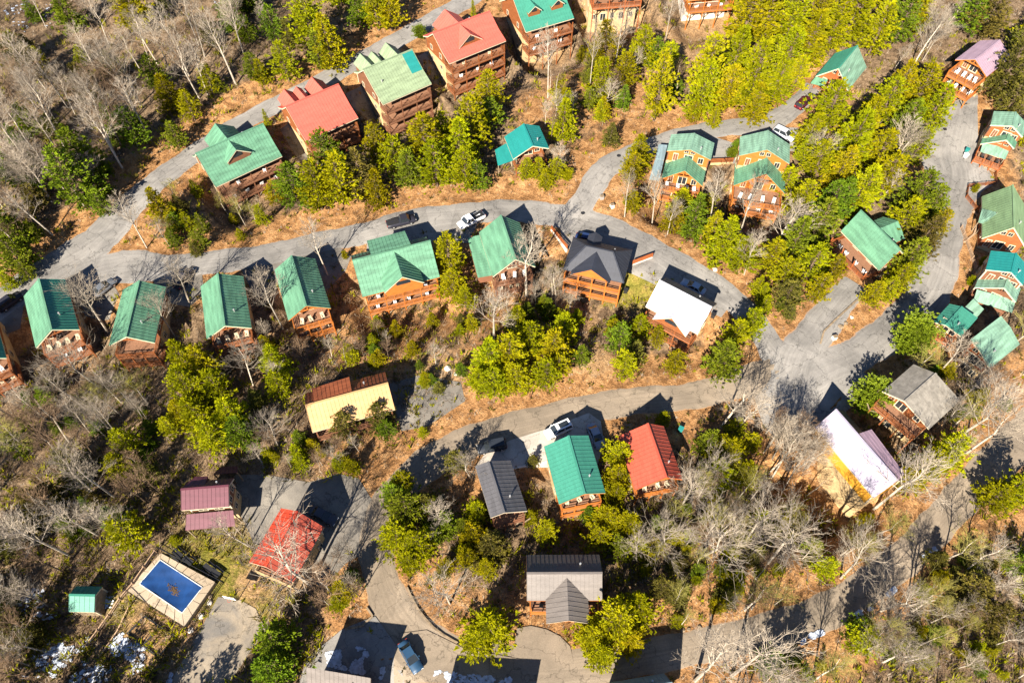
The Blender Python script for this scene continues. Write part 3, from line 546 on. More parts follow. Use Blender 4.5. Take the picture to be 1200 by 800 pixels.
house('H34', 'snow dusted blue-grey roof poking in at the bottom edge near the road', dict(ra=(715,812),rb=(790,800),e2a=(712,800),e2b=(776,788.5)), 'bluegrey', 'brownlog', 6.5, front='a', deck=False, setback=0, lm='snowy bottom roof')
house('H35', 'dark roofed cabin just below the bottom edge whose shadow crosses the snowy drive', dict(ra=(500,850),rb=(606,860),e1a=(504,877),e1b=(606,888),e2a=(496,827),e2b=(604,836)), 'dark', 'brownlog', 5.2, front='b', deck=False, setback=0, lm='roof below the bottom edge')

# --- the hipped charcoal roof needs its own roof shape
def hip_house():
    zr = HIPZ; ze = zr - 3.0
    E_ = [at_z(p, ze) for p in ((672.5,277.5),(741,293.5),(731,331),(659,316))]
    u = (E_[1] + E_[2] - E_[0] - E_[3]); ang = math.atan2(u[1], u[0]); c = sum(E_) / 4; zg = T(c[0], c[1])
    L = np.hypot(*(E_[1]-E_[0])[:2]) / 2 + np.hypot(*(E_[2]-E_[3])[:2]) / 2; Wd = np.hypot(*(E_[3]-E_[0])[:2]) / 2 + np.hypot(*(E_[2]-E_[1])[:2]) / 2
    root = empty('cabin', (c[0], c[1], zg), ang, 'charcoal hipped roof over a bright orange front and deck, between white end walls', 'cabin', 'cabins on the wooded hillside')
    z, e = zr - zg, ze - zg; hl, hw, rl = L/2, Wd/2, L/2 - 3.1
    cs = [(-hl,-hw,e),(hl,-hw,e),(hl,hw,e),(-hl,hw,e)]; rg = [(-rl,0,z),(rl,0,z)]
    for pts in ([cs[0],cs[1],rg[1],rg[0]], [cs[2],cs[3],rg[0],rg[1]], [cs[1],cs[2],rg[1]], [cs[3],cs[0],rg[0]]):
        b = MB(); b.slab(pts, .14); n = max(3, int((Vector(pts[1]) - Vector(pts[0])).length / .62)); A, B_ = Vector(pts[0]), Vector(pts[1]); tp = [Vector(p) for p in pts[2:]]
        for i in range(n + 1):
            k = i / n; p = A.lerp(B_, k)
            if len(tp) == 2:
                lo = (A - tp[1]).length; x = min(max((p - A).length, 1e-3), 1e9); dlen = (B_ - A).length; inset = (dlen - (tp[0] - tp[1]).length) / 2
                t = min(1, min(x, dlen - x) / inset) if inset > 0 else 1
                d = (tp[1] - A); d = d - (B_ - A).normalized() * d.dot((B_ - A).normalized()); q = p + d * t
            else:
                x = (p - A).length; dlen = (B_ - A).length; t = min(x, dlen - x) / (dlen / 2); mid = (A + B_) / 2; q = p + (tp[0] - mid) * t
            if (q - p).length > .3: b.beam(p + Vector((0,0,.012)), q + Vector((0,0,.012)), .05, .06)
        b.build('roof_slope', M['dark'], root)
    hc = MB()
    for a, b_ in ((cs[0],rg[0]),(cs[3],rg[0]),(cs[1],rg[1]),(cs[2],rg[1]),(rg[0],rg[1])): hc.beam((a[0],a[1],a[2]+.03), (b_[0],b_[1],b_[2]+.03), .25, .08)
    hc.build('ridge_cap', M['dark'], root)
    # front gable (towards -y) and a small rear gable
    for (uc, hwid, vo, rd, sg, nm) in ((-.4, 3.6, hw + .8, .35, -1, 'front'), (-1.6, 1.3, hw + 1.2, 1.7, 1, 'rear')):
        zrd = z - rd; vin = hw * rd / 3.0; zed = zrd - hwid * .7; vin2 = min(hw * (z - zed) / 3.0, vo)
        d = MB().prism([(uc-hwid+.3, sg*(vo-.5), zed-.4), (uc+hwid-.3, sg*(vo-.5), zed-.4), (uc+hwid-.3, sg*(vo-.5), zed), (uc, sg*(vo-.5), zrd-.25), (uc-hwid+.3, sg*(vo-.5), zed)], (0,0,0), (0, -sg*1.2, 0)).build('dormer', M['orange'], root)
        for k in (-1, 1): MB().slab([(uc, sg*(vin-.1), zrd), (uc, sg*vo, zrd), (uc+k*hwid, sg*vo, zed), (uc+k*hwid, sg*(vin2-.1), zed)], .1).build('dormer_roof', M['dark'], d)
    x0, x1, y0, y1 = -hl+.5, hl-.5, -hw+2.2, hw-.5; g = min(e-9, -5)
    MB().box(x0, y0, e-2.6, x1, y1, e+.25).build('log_wall', M['orange'], root); MB().box(x0+.04, y0+.04, g, x1-.04, y1-.04, e-2.6).build('lower_wall', M['block'], root)
    for lv, dz in enumerate((2.5, 5.2)):
        zd = e - dz; ya = -hw - .6
        MB().box(-hl+.4, ya, zd-.12, hl-.4, y0-.02, zd).build('deck_floor', M['deckwood'], root)
        for p, q in (((-hl+.4, y0), (-hl+.4, ya)), ((-hl+.4, ya), (hl-.4, ya)), ((hl-.4, ya), (hl-.4, y0))):
            rl_ = MB()
            for hh, wd, ht in ((.98,.14,.07),(.72,.05,.12),(.48,.05,.12),(.22,.05,.12),(-.28,.1,.26)): rl_.beam((*p, zd+hh), (*q, zd+hh), wd, ht)
            n = max(2, int(math.hypot(q[0]-p[0], q[1]-p[1]) / 1.6))
            for i in range(n+1): t = i/n; rl_.beam((p[0]+(q[0]-p[0])*t, p[1]+(q[1]-p[1])*t, zd), (p[0]+(q[0]-p[0])*t, p[1]+(q[1]-p[1])*t, zd+1), .09)
            rl_.build('railing', M['orange'], root)
        for t in np.linspace(x0*.8, x1*.8, 6):
            o = link('window', WIN, root, (t, y0-.03, e-dz+1.3), 0, (1.5, 1, 1.9)); link('frame', WFR, o)
    for u in np.linspace(-hl+.5, hl-.5, 5): MB().beam((u, -hw-.55, -6), (u, -hw-.55, e-.1), .22).build('post', M['orange'], root)
    for y in (y0+1.5, y1-1.5):
        for x, a in ((x0-.03, -math.pi/2), (x1+.03, math.pi/2)):
            o = link('window', WIN, root, (x, y, e-1.2), a, (1, 1, 1.2)); link('frame', WFR, o)
    MB().tube([(2.6, 1.2, z-1.6), (2.6, 1.2, z-.5)], [.1, .1], 8).build('vent_pipe', M['chrome'], root)
    HOUSES['H21'] = dict(c=c[:2], ang=ang, L=L, w1=hw, w2=hw, root=root, lm='charcoal hipped roof', px=px((c[0], c[1], zr)), zr=zr)

# ------------------------------------------------------------------ the hillside falls away in front of each cabin
HIPZ = at(697, 300, 5)[2] + 7.6
def carve():
    global ZZ
    D = np.zeros_like(ZZ); near = np.full(ZZ.shape, 99.0)
    ii = np.flatnonzero(core.ravel()); X, Y = XX.ravel()[ii], YY.ravel()[ii]; rd = np.empty(len(ii))
    for i in range(0, len(ii), 20000):
        sl = slice(i, i + 20000); rd[sl] = (np.sqrt((X[sl, None]-RS[None,:,0])**2 + (Y[sl, None]-RS[None,:,1])**2) - RS[None,:,3]/2).min(1)
    sm = lambda t: np.clip(t, 0, 1)**2 * (3 - 2*np.clip(t, 0, 1))
    hip = [dict(c=at_z((697,302), HIPZ-2)[:2], ang=R(-13), L=12, w1=4.4, w2=4.4, s=-1, zr=HIPZ, d1=3, d2=3, front='1', depth=6.8, setback=2)]
    Dm = np.zeros(len(ii))
    for h in list(HOUSES.values()) + hip:
        dx, dy = X - h['c'][0], Y - h['c'][1]; c_, s_ = math.cos(h['ang']), math.sin(h['ang']); u, v = c_*dx + s_*dy, h['s'] * (-s_*dx + c_*dy)
        if h['front'] == '1': t, lat, half, ln = v - (h['w1'] - h['setback']), abs(u), h['L']/2, h['w1'] + h['w2']; fu, fv = 0, h['w1'] + .5
        elif h['front'] == 'b': t, lat, half, ln = u - (h['L']/2 - h['setback']), abs(v), max(h['w1'], h['w2']), h['L']; fu, fv = h['L']/2 + .5, 0
        else: continue
        fx, fy = h['c'][0] + c_*fu - s_*h['s']*fv, h['c'][1] + s_*fu + c_*h['s']*fv
        dep = min(10, max(0, T(fx, fy) - (h['zr'] - max(h['d1'], h['d2']) - h['depth'])))
        wgt = sm((t + ln*.75) / (ln*.75)) * (1 - sm((t - 4.5) / 11)) * (1 - sm((lat - half + .5) / 5.5)) * sm((rd - .6) / 4.5)
        Dm = np.maximum(Dm, dep * wgt)
    f = ZZ.ravel().copy(); f[ii] -= Dm; ZZ = f.reshape(ZZ.shape)
carve()
# ------------------------------------------------------------------ ground sheet
def in_poly(x, y, poly):
    c = False; n = len(poly)
    for i in range(n):
        x0, y0 = poly[i]; x1, y1 = poly[(i+1) % n]
        if (y0 > y) != (y1 > y) and x < (x1-x0) * (y-y0) / (y1-y0) + x0: c = not c
    return c
ny_, nx_ = XX.shape
verts = np.stack([XX.ravel(), YY.ravel(), ZZ.ravel()], 1)
idx = np.arange(ny_ * nx_).reshape(ny_, nx_)
quads = np.stack([idx[:-1,:-1], idx[:-1,1:], idx[1:,1:], idx[1:,:-1]], -1).reshape(-1, 4)
gm = bpy.data.meshes.new('ground'); gm.vertices.add(len(verts)); gm.vertices.foreach_set('co', verts.ravel())
gm.loops.add(quads.size); gm.loops.foreach_set('vertex_index', quads.ravel()); gm.polygons.add(len(quads)); gm.polygons.foreach_set('loop_start', np.arange(len(quads)) * 4)
gm.update(calc_edges=True); gm.polygons.foreach_set('use_smooth', [True] * len(quads)); gm.materials.append(M['ground'])
mask = np.zeros((len(verts), 4), np.float32); mask[:, 3] = 1
dd = np.full(len(verts), 99.0)
cm = core.ravel(); cv = verts[cm]
for i in range(0, len(cv), 20000):
    q = cv[i:i+20000]; d = (np.sqrt((q[:, None, 0] - RS[None, :, 0])**2 + (q[:, None, 1] - RS[None, :, 1])**2) - RS[None, :, 3] / 2).min(1)
    t = np.zeros(len(verts[cm])); dd[np.flatnonzero(cm)[i:i+20000]] = d
mask[:, 0] = np.clip(1.0 - (dd - 3) / 7, 0, 1)
BLOBS = [(0,560,350,11,1),(0,450,400,12,.9),(0,600,440,12,1),(0,700,110,14,1),(0,650,130,10,1),(0,740,230,12,1),(0,430,530,10,.8),(0,880,330,12,1),(0,300,420,8,.6),(0,960,560,12,.8),(0,850,700,9,.9),(0,690,610,6,.9),(0,310,270,9,.7),(0,390,370,8,.7),
 (1,250,665,7,1),(1,290,690,6,.9),(1,225,645,5,.8),(1,150,720,5,.6),(1,745,335,6,.8),(1,735,310,4,.6),(1,720,340,5,.7),(1,340,665,4,.5),
 (2,720,40,10,.9),(2,800,60,12,1),(2,840,40,10,1),(2,640,60,7,.8),(2,545,90,6,.7),(2,520,440,5,.8),(2,330,650,6,.9),(2,180,740,6,.8),(2,210,755,6,.8),(2,480,105,8,.9),(2,330,225,6,.7),(2,670,375,6,.8),(2,890,240,8,.9),(2,810,235,6,.7),(2,300,680,5,.7),(2,100,425,5,.6),(2,180,420,5,.6),(2,1000,555,6,.6),(2,1080,440,6,.7),(2,695,420,4,.9)]
for ch, bx, by, r, a in BLOBS:
    q = at(bx, by); mask[:, ch] = np.maximum(mask[:, ch], a * np.exp(-((verts[:, 0]-q[0])**2 + (verts[:, 1]-q[1])**2) / (2 * (r*.75)**2)))
ca = gm.color_attributes.new('mask', 'FLOAT_COLOR', 'POINT'); ca.data.foreach_set('color', mask.ravel())
go = bpy.data.objects.new('ground', gm); C.objects.link(go); tag(go, kind='structure')
print('ground', len(quads))

# ------------------------------------------------------------------ roads, lots
def strip(name, L, m, up, crown=.05):
    n = len(L); t = np.gradient(L[:, :2], axis=0); t /= np.linalg.norm(t, axis=1)[:, None]; nrm = np.stack([-t[:, 1], t[:, 0]], 1)
    K = 9; v = []; f = []; uv = []; s = 0
    for i in range(n):
        if i: s += np.linalg.norm(L[i, :2] - L[i-1, :2])
        hw = L[i, 3] / 2 * (1 + .05 * math.sin(i * .9) + .03 * math.sin(i * 2.3))
        for k in range(K):
            a = -1 + 2 * k / (K - 1); p = L[i, :2] + nrm[i] * hw * a
            z = T(p[0], p[1]) + up if abs(a) < .99 else T(p[0], p[1]) - .05
            v.append((p[0], p[1], z)); uv.append((a, s / 6))
    for i in range(n - 1):
        for k in range(K - 1): f.append((i*K+k, i*K+k+1, (i+1)*K+k+1, (i+1)*K+k))
    me = bpy.data.meshes.new(name); me.from_pydata(v, [], f); me.materials.append(m); u = me.uv_layers.new()
    lv = np.empty(len(me.loops), np.int32); me.loops.foreach_get('vertex_index', lv); u.data.foreach_set('uv', np.array(uv)[lv].ravel())
    me.polygons.foreach_set('use_smooth', [True] * len(f))
    o = bpy.data.objects.new(name, me); C.objects.link(o); return tag(o, kind='structure')
def fine(L, k=2):
    o = [];
    for i in range(len(L) - 1):
        for j in range(k): o.append(L[i] + (L[i+1] - L[i]) * j / k)
    return np.array(o + [L[-1]])
for i, (n, p) in enumerate(ROADS):
    strip('road', fine(LINES[n]), M['tanroad'] if n in ('lower',) else M['asphalt'], .06 + .012 * i)
def sheet(name, pts, m, up, step=1.2, kind='structure'):
    """an irregular paved patch draped over the ground"""
    P = [at(*p)[:2] for p in pts]; bm = bmesh.new(); f = bm.faces.new([bm.verts.new((p[0], p[1], 0)) for p in P])
    xs, ys = [p[0] for p in P], [p[1] for p in P]
    for a0, a1, no in ((min(xs), max(xs), (1,0,0)), (min(ys), max(ys), (0,1,0))):
        k = a0 + step
        while k < a1:
            bmesh.ops.bisect_plane(bm, geom=bm.verts[:]+bm.edges[:]+bm.faces[:], plane_co=(k*no[0], k*no[1], 0), plane_no=no); k += step
    for v in bm.verts: v.co.z = T(v.co.x, v.co.y) + up
    me = bpy.data.meshes.new(name); bm.to_mesh(me); bm.free(); me.materials.append(m)
    if me.polygons and me.polygons[0].normal.z < 0: me.flip_normals()
    o = bpy.data.objects.new(name, me); C.objects.link(o); return tag(o, kind=kind)
sheet('parking_lot', [(276,556),(312,556),(362,565),(395,555),(420,560),(445,600),(440,640),(405,660),(380,690),(345,668),(300,640),(280,600)], M['lot'], .05)
sheet('basketball_court', [(256,699),(282,703),(300,713),(312,738),(292,765),(268,802),(198,802),(228,750)], M['courtpad'], .07)
sheet('driveway', [(606,736),(622,733),(640,737),(656,745),(668,757),(672,775),(640,786),(606,786),(600,770)], M['tanroad'], .14)
sheet('driveway', [(556,548),(570,530),(598,516),(640,503),(690,484),(704,494),(708,520),(700,545),(640,548),(600,548)], M['concrete'], .14)
sheet('driveway', [(300,300),(395,288),(412,300),(405,318),(380,345),(330,330),(322,312)], M['lot'], .05)
sheet('driveway', [(0,340),(30,345),(24,385),(0,395),(-20,370)], M['lot'], .05)
sheet('driveway', [(75,325),(120,312),(140,345),(128,375),(100,370)], M['lot'], .05)
sheet('driveway', [(180,330),(235,310),(240,345),(222,360),(195,355)], M['lot'], .05)
sheet('driveway', [(280,310),(325,300),(325,340),(300,350)], M['lot'], .05)
sheet('driveway', [(430,268),(540,252),(560,262),(548,285),(500,285),(430,300)], M['asphalt'], .045)
sheet('driveway', [(655,260),(760,282),(790,320),(840,330),(862,350),(845,372),(760,330),(700,300),(660,290)], M['asphalt'], .045)
sheet('driveway', [(328,152),(345,140),(368,158),(385,195),(352,190)], M['lot'], .05)
sheet('driveway', [(405,110),(425,100),(448,140),(450,165),(430,160)], M['lot'], .05)
sheet('driveway', [(482,70),(505,58),(520,100),(505,105)], M['lot'], .05)
sheet('driveway', [(775,170),(835,160),(860,168),(862,192),(832,192),(780,178)], M['asphalt'], .05)
sheet('driveway', [(890,150),(935,150),(940,178),(900,175)], M['asphalt'], .05)
sheet('parking_lot', [(880,430),(930,410),(985,410),(1010,435),(1030,450),(1000,475),(975,495),(940,515),(915,520),(895,500),(885,470)], M['asphalt'], .045)
sheet('driveway', [(455,450),(490,440),(540,448),(545,470),(500,500),(470,505)], M['lot'], .05)
sheet('driveway', [(1090,130),(1145,118),(1146,180),(1168,215),(1140,230),(1095,230),(1080,190)], M['asphalt'], .045)
sheet('driveway', [(470,742),(500,738),(545,760),(610,772),(612,802),(462,802),(462,770)], M['tanroad'], .19)
sheet('driveway', [(400,738),(440,722),(468,760),(474,800),(350,802),(360,770)], M['asphalt'], .17)

# ------------------------------------------------------------------ build every cabin where it was placed
for key, label, pts, a, k in SPECS: build_house(key, label, pts, *a, **k)
hip_house()

# ------------------------------------------------------------------ cars
def car_profile(kind):
    # (x along length, half width, z bottom, z top) stations of the lower body, then the glasshouse outline in x,z
    if kind == 'pickup': return 5.7, 1.0, 1.0, [(-.3,1.0),(.05,1.75),(1.15,1.78),(1.75,1.05)], 1.85
    if kind == 'suv': return 4.8, .95, 1.0, [(-2.25,1.0),(-2.0,1.66),(.45,1.7),(1.2,1.02)], 1.75
    return 4.7, .91, .86, [(-1.75,.88),(-1.05,1.38),(.15,1.42),(1.1,.9)], 1.45
def make_car(kind, col, rear, front, label, cname, rack=False):
    L, hw, zb, gh, H_ = car_profile(kind)
    a, b = at(*rear), at(*front); c = (a + b) / 2; ang = math.atan2(b[1]-a[1], b[0]-a[0]); zc = T(c[0], c[1]) + .16
    root = empty(cname, (c[0], c[1], zc), ang, label, {'pickup': 'pickup', 'suv': 'suv', 'sedan': 'car'}[kind], 'cars parked by the cabins')
    hl = L / 2; paint = mat('car_paint', col, .45, .25, .04)
    bm = bmesh.new(); st = []
    prof = [(-hl, .82, .45, zb*.92), (-hl+.12, .95, .3, zb), (-hl+.9, 1.0, .25, zb+.03), (0, 1.0, .24, zb+.02), (hl-1.3, 1.0, .25, zb), (hl-.45, .95, .28, zb*.93), (hl-.08, .93, .33, zb*.82), (hl, .84, .42, zb*.7)]
    for x, wf, z0, z1 in prof:
        w_ = hw * wf; st.append([bm.verts.new((x, y, z)) for y, z in ((-w_*.92, z0), (-w_, z0+.2), (-w_*.99, (z0+z1)/2+.05), (-w_*.88, z1), (0, z1+.035), (w_*.88, z1), (w_*.99, (z0+z1)/2+.05), (w_, z0+.2), (w_*.92, z0))])
    for p, q in zip(st, st[1:]):
        for i in range(9): bm.faces.new((p[i], p[(i+1) % 9], q[(i+1) % 9], q[i]))
    bm.faces.new(st[0][::-1]); bm.faces.new(st[-1]); bmesh.ops.recalc_face_normals(bm, faces=bm.faces)
    me = bpy.data.meshes.new('body'); bm.to_mesh(me); bm.free(); me.materials.append(paint); me.polygons.foreach_set('use_smooth', [True]*len(me.polygons)); link('body', me, root)
    # cabin glass, roof and pillars
    wt, wb = hw * .74, hw * .88; g = MB()
    n = len(gh); g.add([(x, -(wb if i in (0, n-1) else wt), z) for i, (x, z) in enumerate(gh)] + [(x, (wb if i in (0, n-1) else wt), z) for i, (x, z) in enumerate(gh)], [tuple(range(n)), tuple(range(2*n-1, n-1, -1))] + [(i, (i+1) % n, (i+1) % n + n, i+n) for i in range(n)])
    g.build('window_glass', M['glass'], root)
    (x1, z1), (x2, z2) = gh[1], gh[2]
    MB().slab([(x1-.06, -wt*.98, z1+.05), (x2+.04, -wt*.98, z2+.05), (x2+.04, wt*.98, z2+.05), (x1-.06, wt*.98, z1+.05)], .07).build('roof', paint, root)
    pb = MB()
    for sg in (-1, 1):
        pb.beam((gh[0][0], sg*wb, gh[0][1]), (x1, sg*wt, z1), .09); pb.beam((gh[3][0], sg*wb, gh[3][1]), (x2, sg*wt, z2), .08); xm = (x1+x2)/2; pb.beam((xm, sg*(wb+.01), zb), (xm, sg*(wt+.01), z1), .09)
    pb.build('pillar', paint, root)['kind'] = 'stuff'
    if rack: MB().box(x1+.3, -wt*.6, z1+.06, x2-.5, wt*.6, z1+.11).build('sunroof', M['glass'], root)
    if kind == 'pickup':
        MB().box(-hl+.15, -hw*.75, zb-.02, -.45, hw*.75, zb+.06).build('truck_bed', M['black'], root)
    for x in (-hl*.6, hl*.62):
        for sg in (-1, 1):
            wl = MB().tube([(x, sg*(hw-.2), .34), (x, sg*(hw+.01), .34)], [.34, .34], 14).build('wheel', M['rubber'], root); MB().tube([(x, sg*(hw-.02), .34), (x, sg*(hw+.02), .34)], [.2, .19], 10).build('rim', M['chrome'], wl)
    for sg in (-1, 1):
        MB().box(hl-.28, sg*hw*.62-.17, zb*.62, hl-.0, sg*hw*.62+.17, zb*.78).build('headlight', M['whitepaint'], root)
        MB().box(-hl-.01, sg*hw*.66-.14, zb*.7, -hl+.14, sg*hw*.66+.14, zb*.95).build('taillight', M['brightred'], root)
        MB().box(gh[3][0]-.45, sg*(hw+.08)-.08, zb+.02, gh[3][0]-.3, sg*(hw+.08)+.08, zb+.18).build('mirror', paint, root)
    return root
make_car('sedan', (.02,.055,.11), (474.5,756.5), (489.5,783), 'dark blue car alone on the open road bend at the bottom', 'parked_car')
make_car('suv', (.7,.7,.7), (668,499), (640,512), 'white suv with a dark sunroof above the teal ribbed roof', 'parked_suv', rack=True)
make_car('pickup', (.72,.73,.76), (566,254), (539,268), 'white pickup half in shade above the steep green roof', 'parked_pickup')
make_car('pickup', (.02,.02,.03), (454,267), (487,258), 'black pickup in the shade above the wide green roof', 'parked_pickup')
make_car('suv', (.06,.006,.015), (932,131), (948,117), 'dark maroon suv at the end of the branch road', 'parked_suv')
make_car('suv', (.4,.42,.46), (908,155.5), (926,167), 'pale grey suv partly behind the two-tier pale green roof', 'parked_suv')  # a white car, its shade painted in as grey
make_car('sedan', (.3,.36,.45), (822,345), (801,333), 'silver car in the shadow behind the white roof', 'parked_car')
make_car('sedan', (.015,.03,.09), (681,281), (695,285), 'navy car in the shadow of the charcoal hipped roof', 'parked_car')
make_car('suv', (.02,.025,.035), (590,522), (563,528), 'black suv above the dark grey roof', 'parked_suv')
make_car('sedan', (.25,.28,.34), (694,504), (702,522), 'grey car in shade at the corner of the teal ribbed roof', 'parked_car')
make_car('sedan', (.05,.055,.07), (372,602), (388,610), 'dark car in the scarlet roof shadow on the lot', 'parked_car')
make_car('suv', (.02,.02,.03), (8,361), (20,352), 'black suv by the left edge beside the road', 'parked_suv')
make_car('sedan', (.1,.11,.13), (118,345), (130,335), 'grey car between the first and second green gables', 'parked_car')
make_car('suv', (.03,.03,.04), (212,337), (222,322), 'black suv between the second and third green gables', 'parked_suv')

# ------------------------------------------------------------------ pool
M['poolslab'] = asphalt_material('pool_slab', (.30,.235,.165), (.4,.325,.24), False)
def pool():
    O = [at(*p) for p in ((189,648),(255,684),(220,736),(150,692))]; I = [at(*p) for p in ((189,657),(240,690.5),(217.5,720),(166,685))]
    z = max(T(p[0], p[1]) for p in O) + .15; c = sum(O) / 4; root = empty('swimming_pool', (c[0], c[1], z), 0, 'rectangular pool closed under a blue cover with pale slab surround', 'pool')
    Ol = [Vector((p[0]-c[0], p[1]-c[1], 0)) for p in O]; Il = [Vector((p[0]-c[0], p[1]-c[1], 0)) for p in I]
    for k in range(4):
        a, b, a2, b2 = Ol[k], Ol[(k+1) % 4], Il[k], Il[(k+1) % 4]; n = 6 if k % 2 == 0 else 4
        for i in range(n):
            g = .006; t0, t1 = i/n + g, (i+1)/n - g
            q = [a.lerp(b, t0), a.lerp(b, t1), a2.lerp(b2, t1), a2.lerp(b2, t0)]; dz = rng.uniform(-.012, .012)
            MB().slab([(p.x, p.y, dz) for p in q], .5).build('slab', M['poolslab'], root)
    MB().slab([(p.x, p.y, -.4) for p in Ol], .6).build('footing', M['timber'], root)
    cv = MB(); n = 14; cs = [x * 1.02 for x in (Il[0]-sum(Il,Vector())/4, Il[1]-sum(Il,Vector())/4, Il[2]-sum(Il,Vector())/4, Il[3]-sum(Il,Vector())/4)]; ce = sum(Il, Vector()) / 4
    pts = []
    for j in range(n+1):
        for i in range(n+1):
            u, v = i/n, j/n; p = cs[0].lerp(cs[1], u).lerp(cs[3].lerp(cs[2], u), v) + ce
            sag = .28 * (4*u*(1-u)) * (4*v*(1-v)) if True else 0
            pts.append((p.x, p.y, .06 - sag + .05*math.sin(u*17+v*5)*math.sin(v*13+u*4)))
    cv.add(pts, [(j*(n+1)+i, j*(n+1)+i+1, (j+1)*(n+1)+i+1, (j+1)*(n+1)+i) for j in range(n) for i in range(n)])
    cv.build('pool_cover', mat('blue_cover', (.005,.036,.135), .6, .3, .2, .6), root, smooth=True)
    ed = MB()
    for k in range(4): ed.beam(cs[k]+ce+Vector((0,0,.075)), cs[(k+1) % 4]+ce+Vector((0,0,.075)), .12, .03)
    ed.build('hem', mat('pale_webbing', (.55,.55,.5), .8, .1, .1), root)
    lp = MB(); cpt = ce + (cs[0]*-.12) + Vector((.3,-.2,0))
    for i in range(110):
        a, r = rng.uniform(0, 6.28), min(1.7, abs(rng.gauss(0, .62))); p = cpt + Vector((math.cos(a)*r*1.1 - math.sin(a)*r*.2, -math.cos(a)*r*.5 + math.sin(a)*r*.7, -.2 + rng.uniform(0,.05))); s_ = rng.uniform(.08,.2); b = rng.uniform(0, 6)
        lp.add([(p.x+s_*math.cos(b+k*2.1), p.y+s_*math.sin(b+k*2.1), p.z+rng.uniform(-.02,.04)) for k in range(3)], [(0,1,2)])
    o = lp.build('fallen_leaves', mat('dead_leaves', (.09,.06,.035), .95, .05, .4, 6), root); o['kind'] = 'stuff'
    return z
PZ = pool()
def fence(name, pts, label, cat, h=1.2, post=.09, gap=2.2, rails=(.12, .6, 1.12), pickets=0, m='black', rail_w=.05, group=None):
    W = [at(*p) for p in pts]; c = W[0]; z0 = T(c[0], c[1]); root = empty(name, (c[0], c[1], z0), 0, label, cat, group)
    for a, b in zip(W, W[1:]):
        d = np.linalg.norm((b-a)[:2]); n = max(1, round(d / gap))
        q = [np.array([*(a[:2]+(b-a)[:2]*i/n), 0]) for i in range(n+1)]
        for x in q: x[2] = T(x[0], x[1])
        l = [Vector((x[0]-c[0], x[1]-c[1], x[2]-z0)) for x in q]
        for x in l[:-1] if b is not W[-1] else l: MB().beam(x - Vector((0,0,.3)), x + Vector((0,0,h+.06)), post).build('post', M[m], root)
        for p, s in zip(l, l[1:]):
            for r in rails: MB().beam(p + Vector((0,0,r*h/1.2)), s + Vector((0,0,r*h/1.2)), rail_w, rail_w*1.4).build('rail', M[m], root)
            if pickets:
                k = MB()
                for i in range(1, pickets): y = p.lerp(s, i/pickets); k.beam(y + Vector((0,0,.1)), y + Vector((0,0,h)), .025)
                o = k.build('pickets', M[m], root); o['kind'] = 'stuff'
    return root
fence('pool_fence', [(187,643),(262,683),(223,740),(147,692),(187,643)], 'black metal fence around the blue covered pool', 'fence', pickets=12)
fence('rail_fence', [(104,757),(130,722),(158,685),(184,647)], 'weathered log rail fence running down left of the pool', 'fence', h=1.1, post=.16, gap=3, rails=(.45, 1.0), m='paledeck', rail_w=.13)
fence('rail_fence', [(118,770),(140,738),(152,712)], 'shorter log rail between the pool and the snowy slope', 'fence', h=.6, post=.15, gap=3, rails=(.9,), m='paledeck', rail_w=.14)
fence('wooden_fence', [(1165,196),(1165,217),(1133,220),(1131,232),(1143,247)], 'brown wooden fence round the entry deck of the moss green roof', 'fence', h=1.1, post=.12, gap=1.8, rails=(.2,.5,.8,1.1), m='log', rail_w=.06)
fence('wooden_fence', [(1125,268),(1131,284),(1138,304),(1142,316)], 'tan wooden guard rail beside the long tree shadow on the right road', 'fence', h=1.1, post=.12, gap=1.8, rails=(.2,.5,.8,1.1), m='paledeck', rail_w=.06)
fence('wooden_fence', [(1146,168),(1143,187),(1153,197),(1166,203)], 'wooden rail beside the three-step mint roof', 'fence', h=1.0, post=.12, gap=1.8, rails=(.3,.65,1.0), m='paledeck', rail_w=.06)
def wall(name, pts, h, m, label, cat='wall', cap='log', th=.3, below=2.5):
    W = [at(*p) for p in pts]; c = W[0]; z0 = T(c[0], c[1]); root = empty(name, (c[0], c[1], z0), 0, label, cat)
    for a, b in zip(W, W[1:]):
        p, q = Vector((a[0]-c[0], a[1]-c[1], T(a[0],a[1])-z0)), Vector((b[0]-c[0], b[1]-c[1], T(b[0],b[1])-z0)); top = max(p.z, q.z) + h
        d = (q - p); d.z = 0; d.normalize(); n = Vector((-d.y, d.x, 0)) * th / 2
        MB().add([(x.x+y.x, x.y+y.y, z) for z in (min(p.z, q.z) - below, top) for x, y in ((p, n), (q, n), (q, -n), (p, -n))], [(0,3,2,1),(4,5,6,7),(0,1,5,4),(1,2,6,5),(2,3,7,6),(3,0,4,7)]).build('wall_panel', M[m], root)
        if cap:
            r = MB()
            for hh in (.15, .45, .75, 1.0): r.beam((p.x, p.y, top+hh), (q.x, q.y, top+hh), .1, .16)
            k = max(1, int((q-p).length / 1.8))
            for i in range(k+1): x = p.lerp(q, i/k); r.beam((x.x, x.y, top), (x.x, x.y, top+1.05), .12)
            r.build('railing', M[cap], root)
    return root
wall('retaining_wall', [(646,270),(664,296)], .4, 'block', 'white wall with a brown rail left of the charcoal hipped roof', cap='cedar', below=3)
wall('retaining_wall', [(741,311),(764,302)], .3, 'block', 'white wall with a brown rail right of the charcoal hipped roof', cap='cedar', below=3)
wall('retaining_wall', [(601,549),(642,541)], .2, 'block', 'white wall between the dark grey and teal ribbed roofs', cap=None, below=2)
wall('retaining_wall', [(832,193),(858,191)], .3, 'stucco', 'cream wall with a brown rail between the two-tier mint and pale green roofs', cap='log', below=3)
